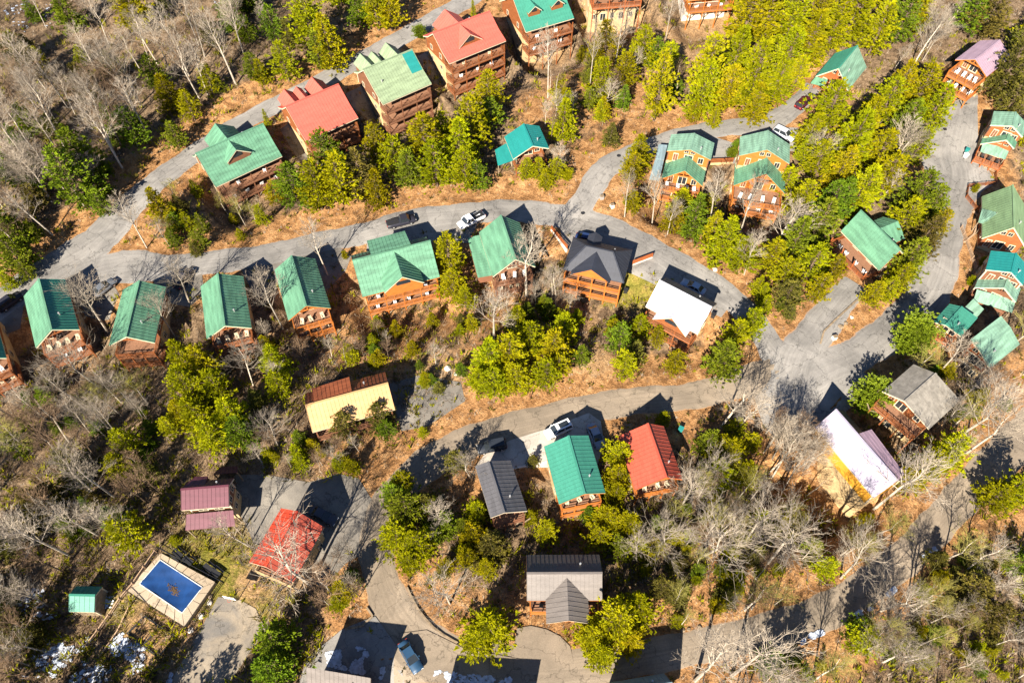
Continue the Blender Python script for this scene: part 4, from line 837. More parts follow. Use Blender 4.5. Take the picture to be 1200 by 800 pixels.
wall('retaining_wall', [(1140,248),(1148,256),(1140,276),(1130,284)], .3, 'paledeck', 'tan entry walk wall below the little pale gable', cap=None, below=1.5)
def kerb(pts, label):
    W = [at(*p) for p in pts]; c = W[0]; z0 = T(c[0], c[1]); root = empty('timber_kerb', (c[0], c[1], z0), 0, label, 'kerb')
    for a, b in zip(W, W[1:]):
        MB().beam((a[0]-c[0], a[1]-c[1], T(a[0],a[1])-z0+.14), (b[0]-c[0], b[1]-c[1], T(b[0],b[1])-z0+.14), .28, .36).build('timber', M['timber'], root)
kerb([(477,688),(482,699),(489,712),(498,724),(508,735),(520,744),(532,751),(542,756)], 'dark timber kerb along the inner side of the bottom road bend')
kerb([(961,403),(965,389),(978,376),(992,363),(1004,352)], 'timber edge along the planted island between the two drives')
kerb([(430,712),(437,722),(424,734),(405,737)], 'pale edging round the leaf covered island by the bottom road')
def hoop(p, q, label):
    a, b = at(*p), at(*q); ang = math.atan2(b[1]-a[1], b[0]-a[0]); root = empty('basketball_hoop', (a[0], a[1], T(a[0], a[1])), ang, label, 'basketball hoop')
    MB().tube([(0,0,-.3),(0,0,2.7),(.5,0,3.1)], [.07,.07,.06], 8).build('pole', M['black'], root)
    MB().box(.5,-.9,2.75,.55,.9,3.85).build('backboard', M['whitepaint'], root)
    MB().tube([(.8+.23*math.cos(t), .23*math.sin(t), 3.05) for t in np.linspace(0, 6.283, 13)], [.02]*13, 4, False).build('rim', M['brightred'], root)
hoop((279,703), (272,722), 'white backboard basketball hoop at the top of the small court')
def pit():
    W = [at(*p) for p in ((170,722),(206,746),(186,770),(150,742))]; c = W[0]; z0 = T(c[0], c[1]); root = empty('sand_pit', (c[0], c[1], z0), 0, 'dark timber framed pit on bare ground below the pool', 'pit')
    l = [Vector((p[0]-c[0], p[1]-c[1], T(p[0],p[1])-z0+.1)) for p in W]
    for a, b in list(zip(l, l[1:]+l[:1])) + [(l[0].lerp(l[1], .5), l[3].lerp(l[2], .5))]: MB().beam(a, b, .22, .3).build('timber', M['black'], root)
pit()
def table(p, label):
    a = at(*p); root = empty('picnic_table', (a[0], a[1], T(a[0], a[1])), R(-35), label, 'table')
    MB().box(-.9,-.4,.7,.9,.4,.76).build('tabletop', M['black'], root)
    for y in (-.75,.75): MB().box(-.9,y-.14,.42,.9,y+.14,.47).build('bench', M['black'], root)
    for x in (-.6,.6): MB().beam((x,-.7,.0),(x,.2,.7),.08).beam((x,.7,.0),(x,-.2,.7),.08).build('leg', M['black'], root)
table((210,650), 'black picnic table at the upper corner of the pool'); table((222,658), 'black picnic table second along the upper pool fence'); table((246,667), 'black picnic table third along the upper pool fence'); table((254,672), 'black picnic table at the right corner of the pool fence')
def bin_(p, label, m):
    a = at(*p); root = empty('wheeled_bin', (a[0], a[1], T(a[0], a[1])+.05), rng.uniform(0, 3), label, 'bin')
    MB().add([(x*k,y*k,z) for z,k in ((.08,.28),(1.0,.36)) for x,y in ((-1,-1),(1,-1),(1,1),(-1,1))], [(0,3,2,1),(4,5,6,7),(0,1,5,4),(1,2,6,5),(2,3,7,6),(3,0,4,7)]).build('bin_body', m, root)
    MB().box(-.4,-.4,1.0,.4,.42,1.08).build('lid', m, root)
    for x in (-.28,.28): MB().tube([(x-.04,.3,.12),(x+.04,.3,.12)],[.12,.12],17).build('wheel', M['rubber'], root)
tealm = mat('teal_plastic', (.02,.18,.17), .5, .3, .1)
for p, lb, m in (((1131.5,179),'teal wheeled bin on the road edge by the three-step mint roof',tealm),((1130,185),'white wheeled bin beside the teal one on the right road edge',M['whitepaint']),((797,505),'green wheeled bin on leaves right of the brick red roof',tealm),((733,343),'dark wheeled bin on grass beside the charcoal hipped roof',M['black']),((835,372),'black wheeled bin at the right end of the white roof',M['black'])): bin_(p, lb, m)
def cabinet(p, label, m):
    a = at(*p); root = empty('utility_box', (a[0], a[1], T(a[0], a[1])), .3, label, 'utility box')
    MB().box(-.36,-.3,-.2,.36,.3,.8).build('housing', m, root); MB().box(-.4,-.34,.8,.4,.34,.86).build('lid', M['timber'], root)
cabinet((717,243), 'pale utility box on the leafy corner of the branch road', M['whitepaint']); cabinet((705,233), 'small grey utility box left of the pale one by the branch road', M['chrome']); cabinet((977,397), 'white utility box on the planted island at the road junction', M['whitepaint'])
def rocks():
    spots = [(985,383,.5,'grey rock on the planted island, nearest the spur drive'),(991,379,.4,'smaller rock beside the grey one on the island'),(998,372,.35,'pale rock higher on the planted island'),(224,738,.45,'pale rock at the bottom corner of the pool'),(236,722,.5,'pale rock beside the lower right pool fence'),(246,706,.4,'pale rock near the court corner and pool fence'),(247,699,.35,'small rock between court and pool fence'),(800,738,.35,'dark rock first in the leafy bank by the lower road'),(807,737,.3,'dark rock second in the leafy bank by the lower road'),(820,735,.35,'dark rock third in the leafy bank by the lower road'),(525,432,.6,'pale boulder at the top of the washed slope mid photo'),(534,438,.4,'smaller boulder beside the pale one mid slope'),(838,316,.5,'pale boulder on the leafy bank above the middle road'),(642,727,.3,'dark rock in the flower bed below the grey-brown roof')]
    for x, y, r, lb in spots:
        a = at(x, y); bm = bmesh.new(); bmesh.ops.create_icosphere(bm, subdivisions=2, radius=r)
        for v in bm.verts: v.co *= rng.uniform(.78, 1.15); v.co.z *= .65
        me = bpy.data.meshes.new('rock'); bm.to_mesh(me); bm.free(); me.materials.append(M['block'] if 'pale' in lb else M['timber'])
        tag(link('rock', me, None, (a[0], a[1], T(a[0], a[1]) + r*.2), rng.uniform(0, 3)), lb, 'rock')
rocks()
def sign(p, label):
    a = at(*p); root = empty('post_marker', (a[0], a[1], T(a[0], a[1])), .4, label, 'post')
    MB().box(-.06,-.06,-.3,.06,.06,1.3).build('post', M['brownlog'], root); MB().box(-.25,-.09,1.0,.25,-.06,1.4).build('board', M['brownlog'], root)
sign((621,467), 'brown post marker on the bank above the lower road')
for p, lb in (((683,250),'round manhole cover at the branch road junction'),((725,183),'round manhole cover on the branch road bend'),((1107,152),'manhole cover on the right road below the purple roof')):
    a = at(*p); tag(MB().tube([(0,0,0),(0,0,.03)], [.42,.42], 16).build('manhole_cover', M['black'], None, loc=(a[0], a[1], T(a[0], a[1]) + .13)), lb, 'manhole cover')
# fallen logs
for p, q, lb in (((155,504),(172,490),'fallen pale log lying in brush below the four gables'),((168,522),(180,510),'shorter fallen log below the pale log in brush'),((92,553),(120,533),'long fallen log in the dark brush on the left'),((612,452),(628,447),'fallen log near the pines above the lower road')):
    a, b = at(*p), at(*q); c = (a+b)/2; MBt = MB().tube([(a-c)[:2].tolist()+[T(a[0],a[1])-c[2]+.2], (b-c)[:2].tolist()+[T(b[0],b[1])-c[2]+.2]], [.2,.14], 8)
    tag(MBt.build('fallen_log', M['paledeck'], None, loc=tuple(c)), lb, 'log')
# chairs on the decks
def chair_mesh():
    b = MB(); b.box(-.3,-.28,.38,.3,.3,.44)
    for x in (-.26,.26): b.box(x-.03,-.27,0,x+.03,-.21,.62); b.box(x-.03,.2,0,x+.03,.26,.62); b.box(x-.05,-.3,.6,x+.05,.28,.65)
    for x in (-.24,-.12,0,.12,.24): b.beam((x,.27,.42),(x,.42,1.12),.09,.03)
    b.beam((-.3,.42,1.1),(.3,.42,1.1),.07); return b
CH = {'white': chair_mesh().mesh('deck_chair', M['whitepaint']), 'dark': chair_mesh().mesh('deck_chair', M['black']), 'tan': chair_mesh().mesh('deck_chair', M['frame'])}
bpy.context.view_layer.update()
for key in ('H1','H2','H3','H4','H7','H9f','H10f','H12','H13f','H17','H18a','H18c','H18d','H18z','H19','H20','H22','H27','H28','H29'):
    h = HOUSES[key]; Mx = h['root'].matrix_world
    for li, (_, (a0, a1, b0, b1, zd)) in enumerate(h.get('decks', [])[:2]):
        col = 'white' if key in ('H19','H2','H10f','H12','H4','H7') else rng.choice(['dark','tan','white']); n = rng.choice([2, 3, 4]) if key not in ('H19','H10f','H12') else 4
        wide = abs(b1-b0) > abs(a1-a0)
        for i in range(n):
            t = (i + .6 + rng.uniform(-.15,.15)) / (n + .3)
            u, v = (a0*.35+a1*.65, b0+(b1-b0)*t) if wide else (a0+(a1-a0)*t, b0*.35+b1*.65)
            o = link('deck_chair', CH[col]); o.location = Mx @ Vector((u, h['s']*v, zd)); o.rotation_euler = (0, 0, h['ang'] + (R(90) if wide else R(0)) + rng.uniform(-.4,.4) + (math.pi if not wide else 0))
            tag(o, '%s slatted chair, %s along the %s deck of the %s' % (col, ('first', 'second', 'third', 'fourth')[i], ('upper', 'lower')[li] if len(h['decks']) > 1 else 'front', h['lm']), 'chair', 'chairs on the %s deck of the %s' % (('upper', 'lower')[li], h['lm']))
# snow that lingers in the shade: flakes of it lying on the ground and drives
def snow(name, polys, n, smin, smax, up=.12):
    b = MB()
    for poly, k in polys:
        xs, ys = [p[0] for p in poly], [p[1] for p in poly]; c = 0
        while c < k:
            x, y = rng.uniform(min(xs), max(xs)), rng.uniform(min(ys), max(ys))
            if not in_poly(x, y, poly): continue
            q = at(x, y)
            if noise.noise(Vector((q[0]*.33, q[1]*.33, 3.1))) + .5*noise.noise(Vector((q[0]*1.1, q[1]*1.1, 7))) < .02: c += .12; continue
            c += .38; s_ = rng.uniform(smin, smax); a0 = rng.uniform(0, 6.28); el = rng.uniform(.35, 1); pts = []
            for i in range(7):
                t = a0 + i * .898; r = s_ * rng.uniform(.5, 1.15); X, Y = q[0] + r*math.cos(t), q[1] + r*math.sin(t)*el; pts.append((X, Y, T(X, Y) + up + (rng.uniform(-.02,.02))))
            b.add(pts + [(q[0], q[1], T(q[0], q[1]) + up + .03)], [(i, (i+1) % 7, 7) for i in range(7)])
    o = b.build(name, M['snow']); o['kind'] = 'stuff'
M['snow'] = mat('shade_tinted_snow', (.4,.44,.52), .9, .1, .25, 2)  # blue-grey of shaded snow is put into the base colour
snow('snow', [([(72,730),(100,722),(118,760),(120,800),(60,800)],165),([(118,760),(150,735),(160,770),(130,800),(110,800)],143),([(20,690),(60,690),(70,720),(30,740)],55),([(30,740),(70,740),(60,800),(10,800)],66),([(150,742),(175,755),(165,790),(130,800)],55),([(180,790),(202,785),(200,800),(180,800)],27),([(120,700),(132,698),(130,712),(120,712)],15),([(0,5),(60,0),(60,30),(20,40)],33),([(240,0),(262,0),(262,12),(245,14)],13)], 0, .1, .42)
snow('snow', [([(382,764),(420,758),(446,766),(452,782),(448,796),(420,790),(385,780)],286),([(510,786),(600,794),(600,802),(505,802)],165)], 0, .08, .3, .22)
snow('snow_bank', [([(922,757),(945,744),(972,735),(975,739),(945,752),(928,760)],176),([(1000,719),(1030,703),(1048,687),(1050,692),(1033,708),(1003,724)],220),([(1080,652),(1108,630),(1110,634),(1086,655)],44)], 0, .1, .32, .2)

# ------------------------------------------------------------------ trees
M['needle'] = mat('pine_needles', (.33,.30,.005), .75, .0, 0, 1.1, col2=(.20,.21,.006), rnd=.24, hue=.024, trans=.36)
M['needle_green'] = mat('green_needles', (.15,.19,.009), .75, .0, 0, 1.1, col2=(.07,.10,.010), rnd=.24, hue=.024, trans=.2)
M['needle_dull'] = mat('olive_needles', (.16,.14,.022), .8, .0, 0, 1.1, col2=(.06,.06,.016), rnd=.24, hue=.024, trans=.2)
M['leaf_bright'] = mat('bright_leaves', (.2,.25,.010), .6, .2, 0, 1.2, col2=(.12,.17,.008), trans=.2)
M['bark'] = mat('pale_bark', (.36,.31,.25), .9, .05, .2, 2.0, rnd=.25)
M['bark_dark'] = mat('brown_bark', (.12,.085,.06), .95, .05, .25, 2.0)
M['twig'] = mat('pale_twigs', (.27,.225,.175), .9, .05, .15, 1.0, rnd=.28)
M['twig_brown'] = mat('brown_twigs', (.16,.105,.065), .9, .05, .2, 1.0, rnd=.25)
M['twig_olive'] = mat('olive_twigs', (.23,.205,.055), .9, .05, .2, 1.0, rnd=.2)
def conifer_mesh(seed, shape='pine', dens=1.0):
    """a 10 m conifer: whorls of limbs carrying sprays of narrow leaf faces; returns trunk and crown meshes"""
    r = random.Random(seed); V = []; F = []; lean = (r.uniform(-.3,.3), r.uniform(-.3,.3))
    def spray(p, out, size, n):
        for _ in range(n):
            d = Vector((out.x + r.gauss(0,.55), out.y + r.gauss(0,.55), out.z + r.gauss(.25,.45))).normalized(); a = d.cross(Vector((r.gauss(0,1), r.gauss(0,1), r.gauss(0,1)))).normalized()
            l = size * r.uniform(.6,1.25); wd = size * r.uniform(.16,.3); q = p + Vector((r.gauss(0,.10), r.gauss(0,.10), r.gauss(0,.08))); o = len(V)
            V.extend([q - a*wd*.5, q + d*l*.55 - a*wd, q + d*l, q + d*l*.5 + a*wd]); F.append((o, o+1, o+2, o+3))
    tr = MB(); tr.tube([(0,0,-.6),(lean[0]*.3,lean[1]*.3,4),(lean[0],lean[1],9.4)], [.2,.14,.03], 7)
    z = {'pine': 1.6, 'young': .5, 'round': 1.2}[shape]
    while z < 9.9:
        t = z / 10; nb = r.choice([5,6,6,7])
        if shape == 'pine': Rm = 3.1 * (1 - t) ** .62 * min(1, .45 + t * 1.9)
        elif shape == 'young': Rm = 2.9 * (1 - t) ** .85
        else: Rm = 3.4 * math.sqrt(max(0, 1 - ((t - .5) / .52) ** 2))
        a0 = r.uniform(0, 6.28); wf = r.uniform(.75, 1.12)
        for k in range(nb):
            if shape == 'pine' and r.random() < .1: continue
            a = a0 + 6.283 * k / nb + r.gauss(0,.22); L = Rm * wf * r.uniform(.5, 1.22) + .25; rise = r.uniform(.05,.45) + t * .35
            out = Vector((math.cos(a), math.sin(a), rise)); c = Vector((lean[0]*t, lean[1]*t, z))
            if L > .8 and shape != 'round': tr.tube([c, c + Vector((out.x*L*.5, out.y*L*.5, rise*L*.35)), c + out*L*.9], [.05,.035,.012], 3, False)
            n = max(2, int(L / .34 * dens))
            for i in range(n):
                s_ = .22 + .78 * (i + r.random()) / n
                side = Vector((-out.y, out.x, 0)) * r.gauss(0, .22) * L * s_
                p = c + out * (L * s_) + side; p.z -= .10 * L * s_ * s_
                spray(p, out + side * .6, .34 + .14 * (1 - t), 9)
        z += r.uniform(.42,.62)
    spray(Vector((lean[0], lean[1], 9.6)), Vector((0,0,1)), .7, 8)
    c = MB(); c.v = [tuple(v) for v in V]; c.f = F
    return tr.mesh('trunk', M['bark_dark']), c
def bare_mesh(seed, spread=.42, twigs=1.0):
    r = random.Random(seed); tr = MB(); br = MB(); tips = []
    def limb(p, d, L, rad, level):
        pts = [p]; rr = [rad]; q = p; dd = d; seg = 3 if level < 2 else 2
        for i in range(seg):
            dd = (dd + Vector((r.gauss(0,.13), r.gauss(0,.13), r.gauss(.05,.1)))).normalized(); q = q + dd * (L / seg); pts.append(q); rr.append(rad * (1 - .8 * (i+1) / seg))
        br.tube(pts, rr, 4 if level < 2 else 3, False)
        if level >= 3: return
        n = {1: 8, 2: 5}[level]; n = max(2, int(n * twigs + r.random()))
        for k in range(n):
            t = r.uniform(.25, .98); i = min(int(t * seg), seg - 1); b = pts[i].lerp(pts[i+1], t * seg - i)
            ax = dd.cross(Vector((r.gauss(0,1), r.gauss(0,1), r.gauss(0,1)))).normalized(); nd = (dd + ax * r.uniform(.5,1.0) + Vector((0,0,.12))).normalized()
            limb(b, nd, L * r.uniform(.35,.6) * (1.15 - .4*t), max(rad * .5 * (1 - .4*t), .011), level + 1)
    top = Vector((r.gauss(0,.4), r.gauss(0,.4), 9.3)); mid = Vector((r.gauss(0,.25), r.gauss(0,.25), 5))
    tp = [Vector((0,0,-.6)), mid*.5, mid, (mid+top)/2 + Vector((r.gauss(0,.15), r.gauss(0,.15), 0)), top]; tr.tube(tp, [.12,.10,.08,.05,.015], 6)
    n = 22
    for k in range(n):
        t = .36 + .6 * (k + r.random()) / n; x = t * 4; i = min(int(x), 3); b = tp[i].lerp(tp[i+1], x - i); a = k * 2.4 + r.gauss(0,.4)
        el = r.uniform(.8, 1.7); d = Vector((math.cos(a), math.sin(a), el)).normalized(); L = 10 * spread * (1.12 - t) * r.uniform(.7, 1.25) + .6
        limb(b, d, L, .034 * (1.25 - t) + .012, 1)
    return tr, br
PINE = [conifer_mesh(i, 'pine') for i in range(8)]; YOUNG = [conifer_mesh(20+i, 'young') for i in range(4)]; ROUND = [conifer_mesh(40+i, 'round', 2.0) for i in range(2)]
CROWN = {}
def crown_for(arr, i, m):
    k = (id(arr), i, m)
    if k not in CROWN: CROWN[k] = arr[i][1].mesh('crown', M[m], fix=False)
    return CROWN[k]
BARE = [bare_mesh(60+i, (.32 if i < 4 else .46), 1.0) for i in range(7)]
BT = [b[0].mesh('trunk', M['bark']) for b in BARE]; BTD = [b[0].mesh('trunk', M['bark_dark']) for b in BARE]; BB = {(i, m): BARE[i][1].mesh('branches', M[m], fix=False) for i in range(7) for m in ('twig', 'twig_brown', 'twig_olive')}
TREES = []                                   # (root, kind words, base pixel)
def scale_at(q): return FPX / ((q - CAM) @ FWD)
def in_house(x, y, pad=.6):
    for h in HOUSES.values():
        dx, dy = x - h['c'][0], y - h['c'][1]; ca_, sa_ = math.cos(h['ang']), math.sin(h['ang']); u, v = ca_*dx + sa_*dy, -sa_*dx + ca_*dy
        if abs(u) < h['L']/2 + pad and abs(v) < max(h['w1'], h['w2']) + pad: return True
    return False
def conifer(x, y, r, tone=0, shape=None, hf=None, words=None):
    q = at(x, y); s = scale_at(q); Rm = r / s; h = (hf or rng.uniform(2.5, 3.3)) * Rm
    h = max(2.2, min(h, 17)); q = at(x, y, up=h * .45); s = scale_at(q); Rm = r / s
    if in_house(q[0], q[1], -.3) and not words: return
    if tone == 0 and shape is None and rng.random() < (.22 if not (y < 240 and x > 800) else .1): tone = rng.choice((1, 1, 1, 2))
    arr = {'pine': PINE, 'young': YOUNG, 'round': ROUND}[shape or ('young' if Rm < 1.7 else rng.choice(['pine','pine','young']))]
    i = rng.randrange(len(arr)); m = ('needle', 'needle_green', 'needle_dull', 'leaf_bright')[tone]
    nm = 'round_tree' if arr is ROUND else ('pine_sapling' if Rm < 1.75 else 'pine_tree')
    root = empty(nm, (q[0], q[1], q[2]), rng.uniform(0, 6.28)); k_ = 3.9 if arr is ROUND else 2.6; root.scale = (Rm / k_, Rm / k_, h / 10)
    link('trunk', arr[i][0], root); link('crown', crown_for(arr, i, m), root)
    size = 'small' if h < 5 else ('tall' if h > 10.5 else 'medium')
    TREES.append((root, words or '%s %s %s' % (size, ('yellow-green','dark green','dull olive','bright lime')[tone], 'round tree' if arr is ROUND else ('pine sapling' if nm == 'pine_sapling' else 'pine')), np.array([x, y], float), 'pine saplings on the slopes' if nm == 'pine_sapling' else 'evergreen trees among the cabins'))
def bare(bx, by, h, sp=1.0, tone=0, idx=None):
    q = at(bx, by)
    if in_house(q[0], q[1], .2) or road_dist(q[0], q[1]) < .2: return False
    i = rng.randrange(7) if idx is None else idx; m = ('twig', 'twig_brown', 'twig_olive')[tone]
    root = empty('bare_tree' if h >= 8.4 else 'bare_sapling', tuple(q), rng.uniform(0, 6.28)); k = h / 10; root.scale = (k * sp, k * sp, k)
    root.rotation_euler = (rng.gauss(0,.05), rng.gauss(0,.05), rng.uniform(0, 6.28))
    link('trunk', BT[i] if tone != 1 or rng.random() < .5 else BTD[i], root); link('branches', BB[(i, m)], root)
    size = 'tall' if h > 12.5 else ('small' if h < 7.5 else 'medium'); 
    TREES.append((root, ('%s %s%s bare tree' if h >= 8.4 else '%s %s%s bare sapling') % (size, 'wide ' if i >= 4 else 'narrow ', ('pale','brown','olive')[tone]), np.array([bx, by], float), 'leafless trees on the hillside' if h >= 8.4 else 'leafless saplings on the hillside'))
    return True
# evergreens seen one by one: x, y, crown radius in photo pixels, tone
EV = '''182,88,13,0 198,110,16,0 222,126,12,0 245,95,11,0 154,152,17,1 97,188,22,1 88,214,24,1 75,12,15,1 155,12,20,0 290,38,10,1 296,80,12,0 360,28,22,0 385,52,18,0 372,62,14,0 440,12,17,0 456,16,15,0 420,10,13,1 333,75,15,0 305,84,11,0
562,82,12,0 570,112,18,0 552,150,22,0 537,172,22,0 497,165,22,0 463,184,18,0 441,174,17,0 382,182,18,0 576,135,14,0 520,150,14,0 345,220,20,0 370,222,20,0 395,212,22,0 420,205,20,0 440,222,15,0 480,200,18,0 510,196,20,0 545,200,18,0 560,208,14,0 322,228,11,0
710,55,16,0 706,98,18,0 730,86,16,0 752,60,17,0 784,70,15,0 660,143,16,0 656,106,12,0 824,105,20,0 832,82,22,0 862,68,22,0 882,95,24,0 875,25,24,0 852,108,18,0 888,122,16,0 750,180,15,0 742,198,13,0 815,130,9,0 838,138,8,0 690,118,10,1 768,66,12,1
900,18,22,0 928,22,22,0 950,48,22,0 922,70,20,0 910,100,18,0 935,90,14,0 1000,18,22,0 1030,38,20,0 1058,28,18,0 1078,12,18,0 980,28,20,0 960,18,18,0 975,130,22,0 952,155,18,0 1010,150,22,0 1055,105,18,0 1080,110,22,0 1095,130,18,0 1040,120,20,0 1000,165,24,0 1030,180,18,0 1160,22,20,0 1138,18,18,1 1180,88,22,2 1192,60,18,2 1188,118,16,2 960,190,18,0 985,200,18,0 1060,150,18,0 1075,175,15,0 945,178,12,0
922,212,15,0 1010,222,22,0 1042,205,20,0 1075,232,22,0 1062,258,20,0 1092,245,16,0 1082,280,18,0 1064,308,18,0 1052,328,14,0 960,262,22,0 932,288,22,0 950,312,20,0 972,240,20,0 920,322,18,0 905,300,16,0 990,232,16,0 940,240,18,0 975,318,13,0 960,340,14,0 1022,345,12,0 1040,340,12,0 1100,262,12,0 925,345,16,0
20,300,18,1 8,268,18,1 186,240,14,0 206,260,10,1 228,292,7,0 120,240,12,1 30,318,10,1 10,330,10,0 210,240,9,2 235,262,8,1
525,300,18,0 530,335,16,0 545,350,11,0 616,200,10,0 632,198,10,0 652,200,11,0 640,210,9,0 800,240,16,0 815,256,18,0 790,258,13,0 850,285,20,0 870,300,18,0 838,268,14,0 742,238,11,0 830,240,10,0 880,380,14,0
572,420,20,0 598,415,22,0 622,398,18,0 650,408,20,0 640,440,16,0 605,445,18,0 580,448,18,0 682,415,10,0 726,398,15,0 732,428,15,0 745,412,11,0 792,425,12,0 850,420,20,0 862,395,16,0 660,385,16,0 605,375,14,0 560,445,13,0 655,428,14,0 748,385,12,0 770,395,10,0
215,420,17,0 240,430,18,0 218,452,18,0 255,455,18,0 270,490,22,0 232,485,20,0 210,482,16,0 250,512,20,0 285,508,18,0 200,500,12,0 322,425,17,0 326,450,14,0 312,405,11,0 150,520,16,0 140,545,16,0 172,552,13,2 45,590,20,2 62,580,14,2 150,625,20,0 132,608,14,0 20,520,15,1 78,540,16,2 112,500,8,1 300,468,10,2 30,620,15,2
402,498,16,2 445,488,15,0 452,502,12,0 350,512,9,0 366,522,9,0 385,506,9,2 495,505,6,0 320,534,6,0 436,400,8,0 442,378,8,0 465,385,8,0 492,428,5,0
535,540,13,2 476,598,22,0 500,590,15,0 462,580,16,0 465,628,20,0 490,640,20,0 522,610,14,0 560,600,16,0 576,638,20,0 548,652,14,0 480,658,16,0 556,628,15,0 508,625,14,0 575,580,11,0 472,566,14,0 570,665,12,0
725,534,18,0 742,528,14,0 724,560,18,0 712,608,18,0 726,640,15,0 736,615,17,0 690,600,10,0 748,642,12,0 700,630,15,0 777,490,8,0 830,520,16,0 850,532,20,0 840,558,18,0 872,556,14,0 882,520,11,0 862,502,12,0 720,580,15,0 640,622,13,0 622,605,8,0 665,600,8,0 625,540,7,0
325,755,26,1 318,782,22,1 574,735,26,0 560,750,18,0 722,728,26,0 748,712,20,0 692,742,20,0 705,765,17,0 740,750,17,0 402,690,15,0 412,678,11,0 395,705,11,0
968,665,15,0 952,642,12,0 926,786,22,0 905,775,16,0 1012,750,18,0 1005,735,14,0 1165,582,18,0 1185,575,20,0 1112,530,22,0 1090,545,18,0 1070,560,16,0 1140,690,20,2 1162,722,18,2 1125,715,14,2 850,700,12,2 775,690,14,2 820,668,9,0 785,620,11,2 935,610,12,2 1190,660,14,1 1100,655,12,2 795,700,12,2
5,640,15,2 14,740,22,2 40,745,14,2 0,700,14,1 205,632,6,0 97,100,14,2 45,80,14,2 130,80,12,2 30,140,14,1 60,150,12,2 10,200,15,1 40,235,14,2 270,20,14,1 245,40,11,2 320,30,13,1 290,0,14,1 20,60,14,2 205,160,12,1'''
for t in EV.split():
    x, y, r, k = t.split(','); conifer(float(x) , float(y), float(r) * 1.12, int(k))
conifer(1069, 397, 25, 3, 'round', 2.2, 'bright lime round tree standing alone by the right road'); conifer(1020, 467, 24, 3, 'round', 2.2, 'bright lime round tree between the long white and grey shingle roofs')
for x, y, r in ((492,39,9),(347,129,8),(1192,283,13),(1152,307,5),(1138,330,5),(865,172,8),(858,180,7),(664,206,8),(404,300,4),(1143,222,4)):
    conifer(x, y, r, 1 if y < 200 else 0, 'round', 1.7)
for x, y in ((555,14),(312,139)): conifer(x, y, 4.5, 0, 'young', 5.5, 'slim golden cypress by the upper road beside the %s' % ('pink-red roof' if x > 500 else 'coral red roof'))
for x, y, r in ((900,-20,22),(940,-25,22),(985,-18,20),(1030,-25,22),(1070,-15,18),(860,-18,22),(820,-25,18),(345,-25,22),(395,-20,18),(450,-22,18),(1220,30,22),(1225,90,22),(1215,150,16),(1225,590,22),(1215,690,20)): conifer(x, y, r, 0)
for x, y, r in ((-30,840,26),(20,860,28),(70,850,26),(110,875,28),(150,850,24),(185,880,26),(-60,780,28),(-40,720,26),(-50,660,24),(230,870,24)): conifer(x, y, r, 1, 'pine', 3.6)  # pines out of view, added to shade the snowy lower-left slope
conifer(773, 108, 19, 0, 'pine', 4.6, 'lone tall pine with a bare lower trunk left of the two-tier mint roof')
# young pines scattered over the slopes
for poly, n, tn in (([(390,375),(560,335),(560,470),(400,430)],16,0),([(760,570),(1000,610),(1060,590),(930,710),(800,735),(750,690)],34,0),([(960,760),(1060,700),(1200,560),(1200,800),(930,800)],30,0),([(0,440),(200,450),(190,600),(140,660),(0,690)],22,1),([(640,40),(800,70),(800,130),(660,190),(640,120)],12,0),
  ([(0,0),(420,0),(225,125),(140,210),(0,330)],26,1),([(290,515),(420,510),(430,555),(310,550)],7,0),([(560,330),(740,350),(730,400),(560,400)],10,0),([(190,210),(330,245),(320,280),(200,290)],9,0),([(885,330),(960,345),(930,400),(890,420)],7,0),([(1060,440),(1190,400),(1190,470),(1090,570)],10,0),([(440,560),(600,610),(600,720),(480,680)],10,0)):
    xs, ys = [p[0] for p in poly], [p[1] for p in poly]; c = 0
    while c < n:
        x, y = rng.uniform(min(xs), max(xs)), rng.uniform(min(ys), max(ys)); q = at(x, y)
        if in_poly(x, y, poly) and not in_house(q[0], q[1], 1.5) and road_dist(q[0], q[1]) > 1.2: conifer(x, y, rng.uniform(6, 11), tn if rng.random() < .6 else rng.choice((0, 1, 2))); c += 1
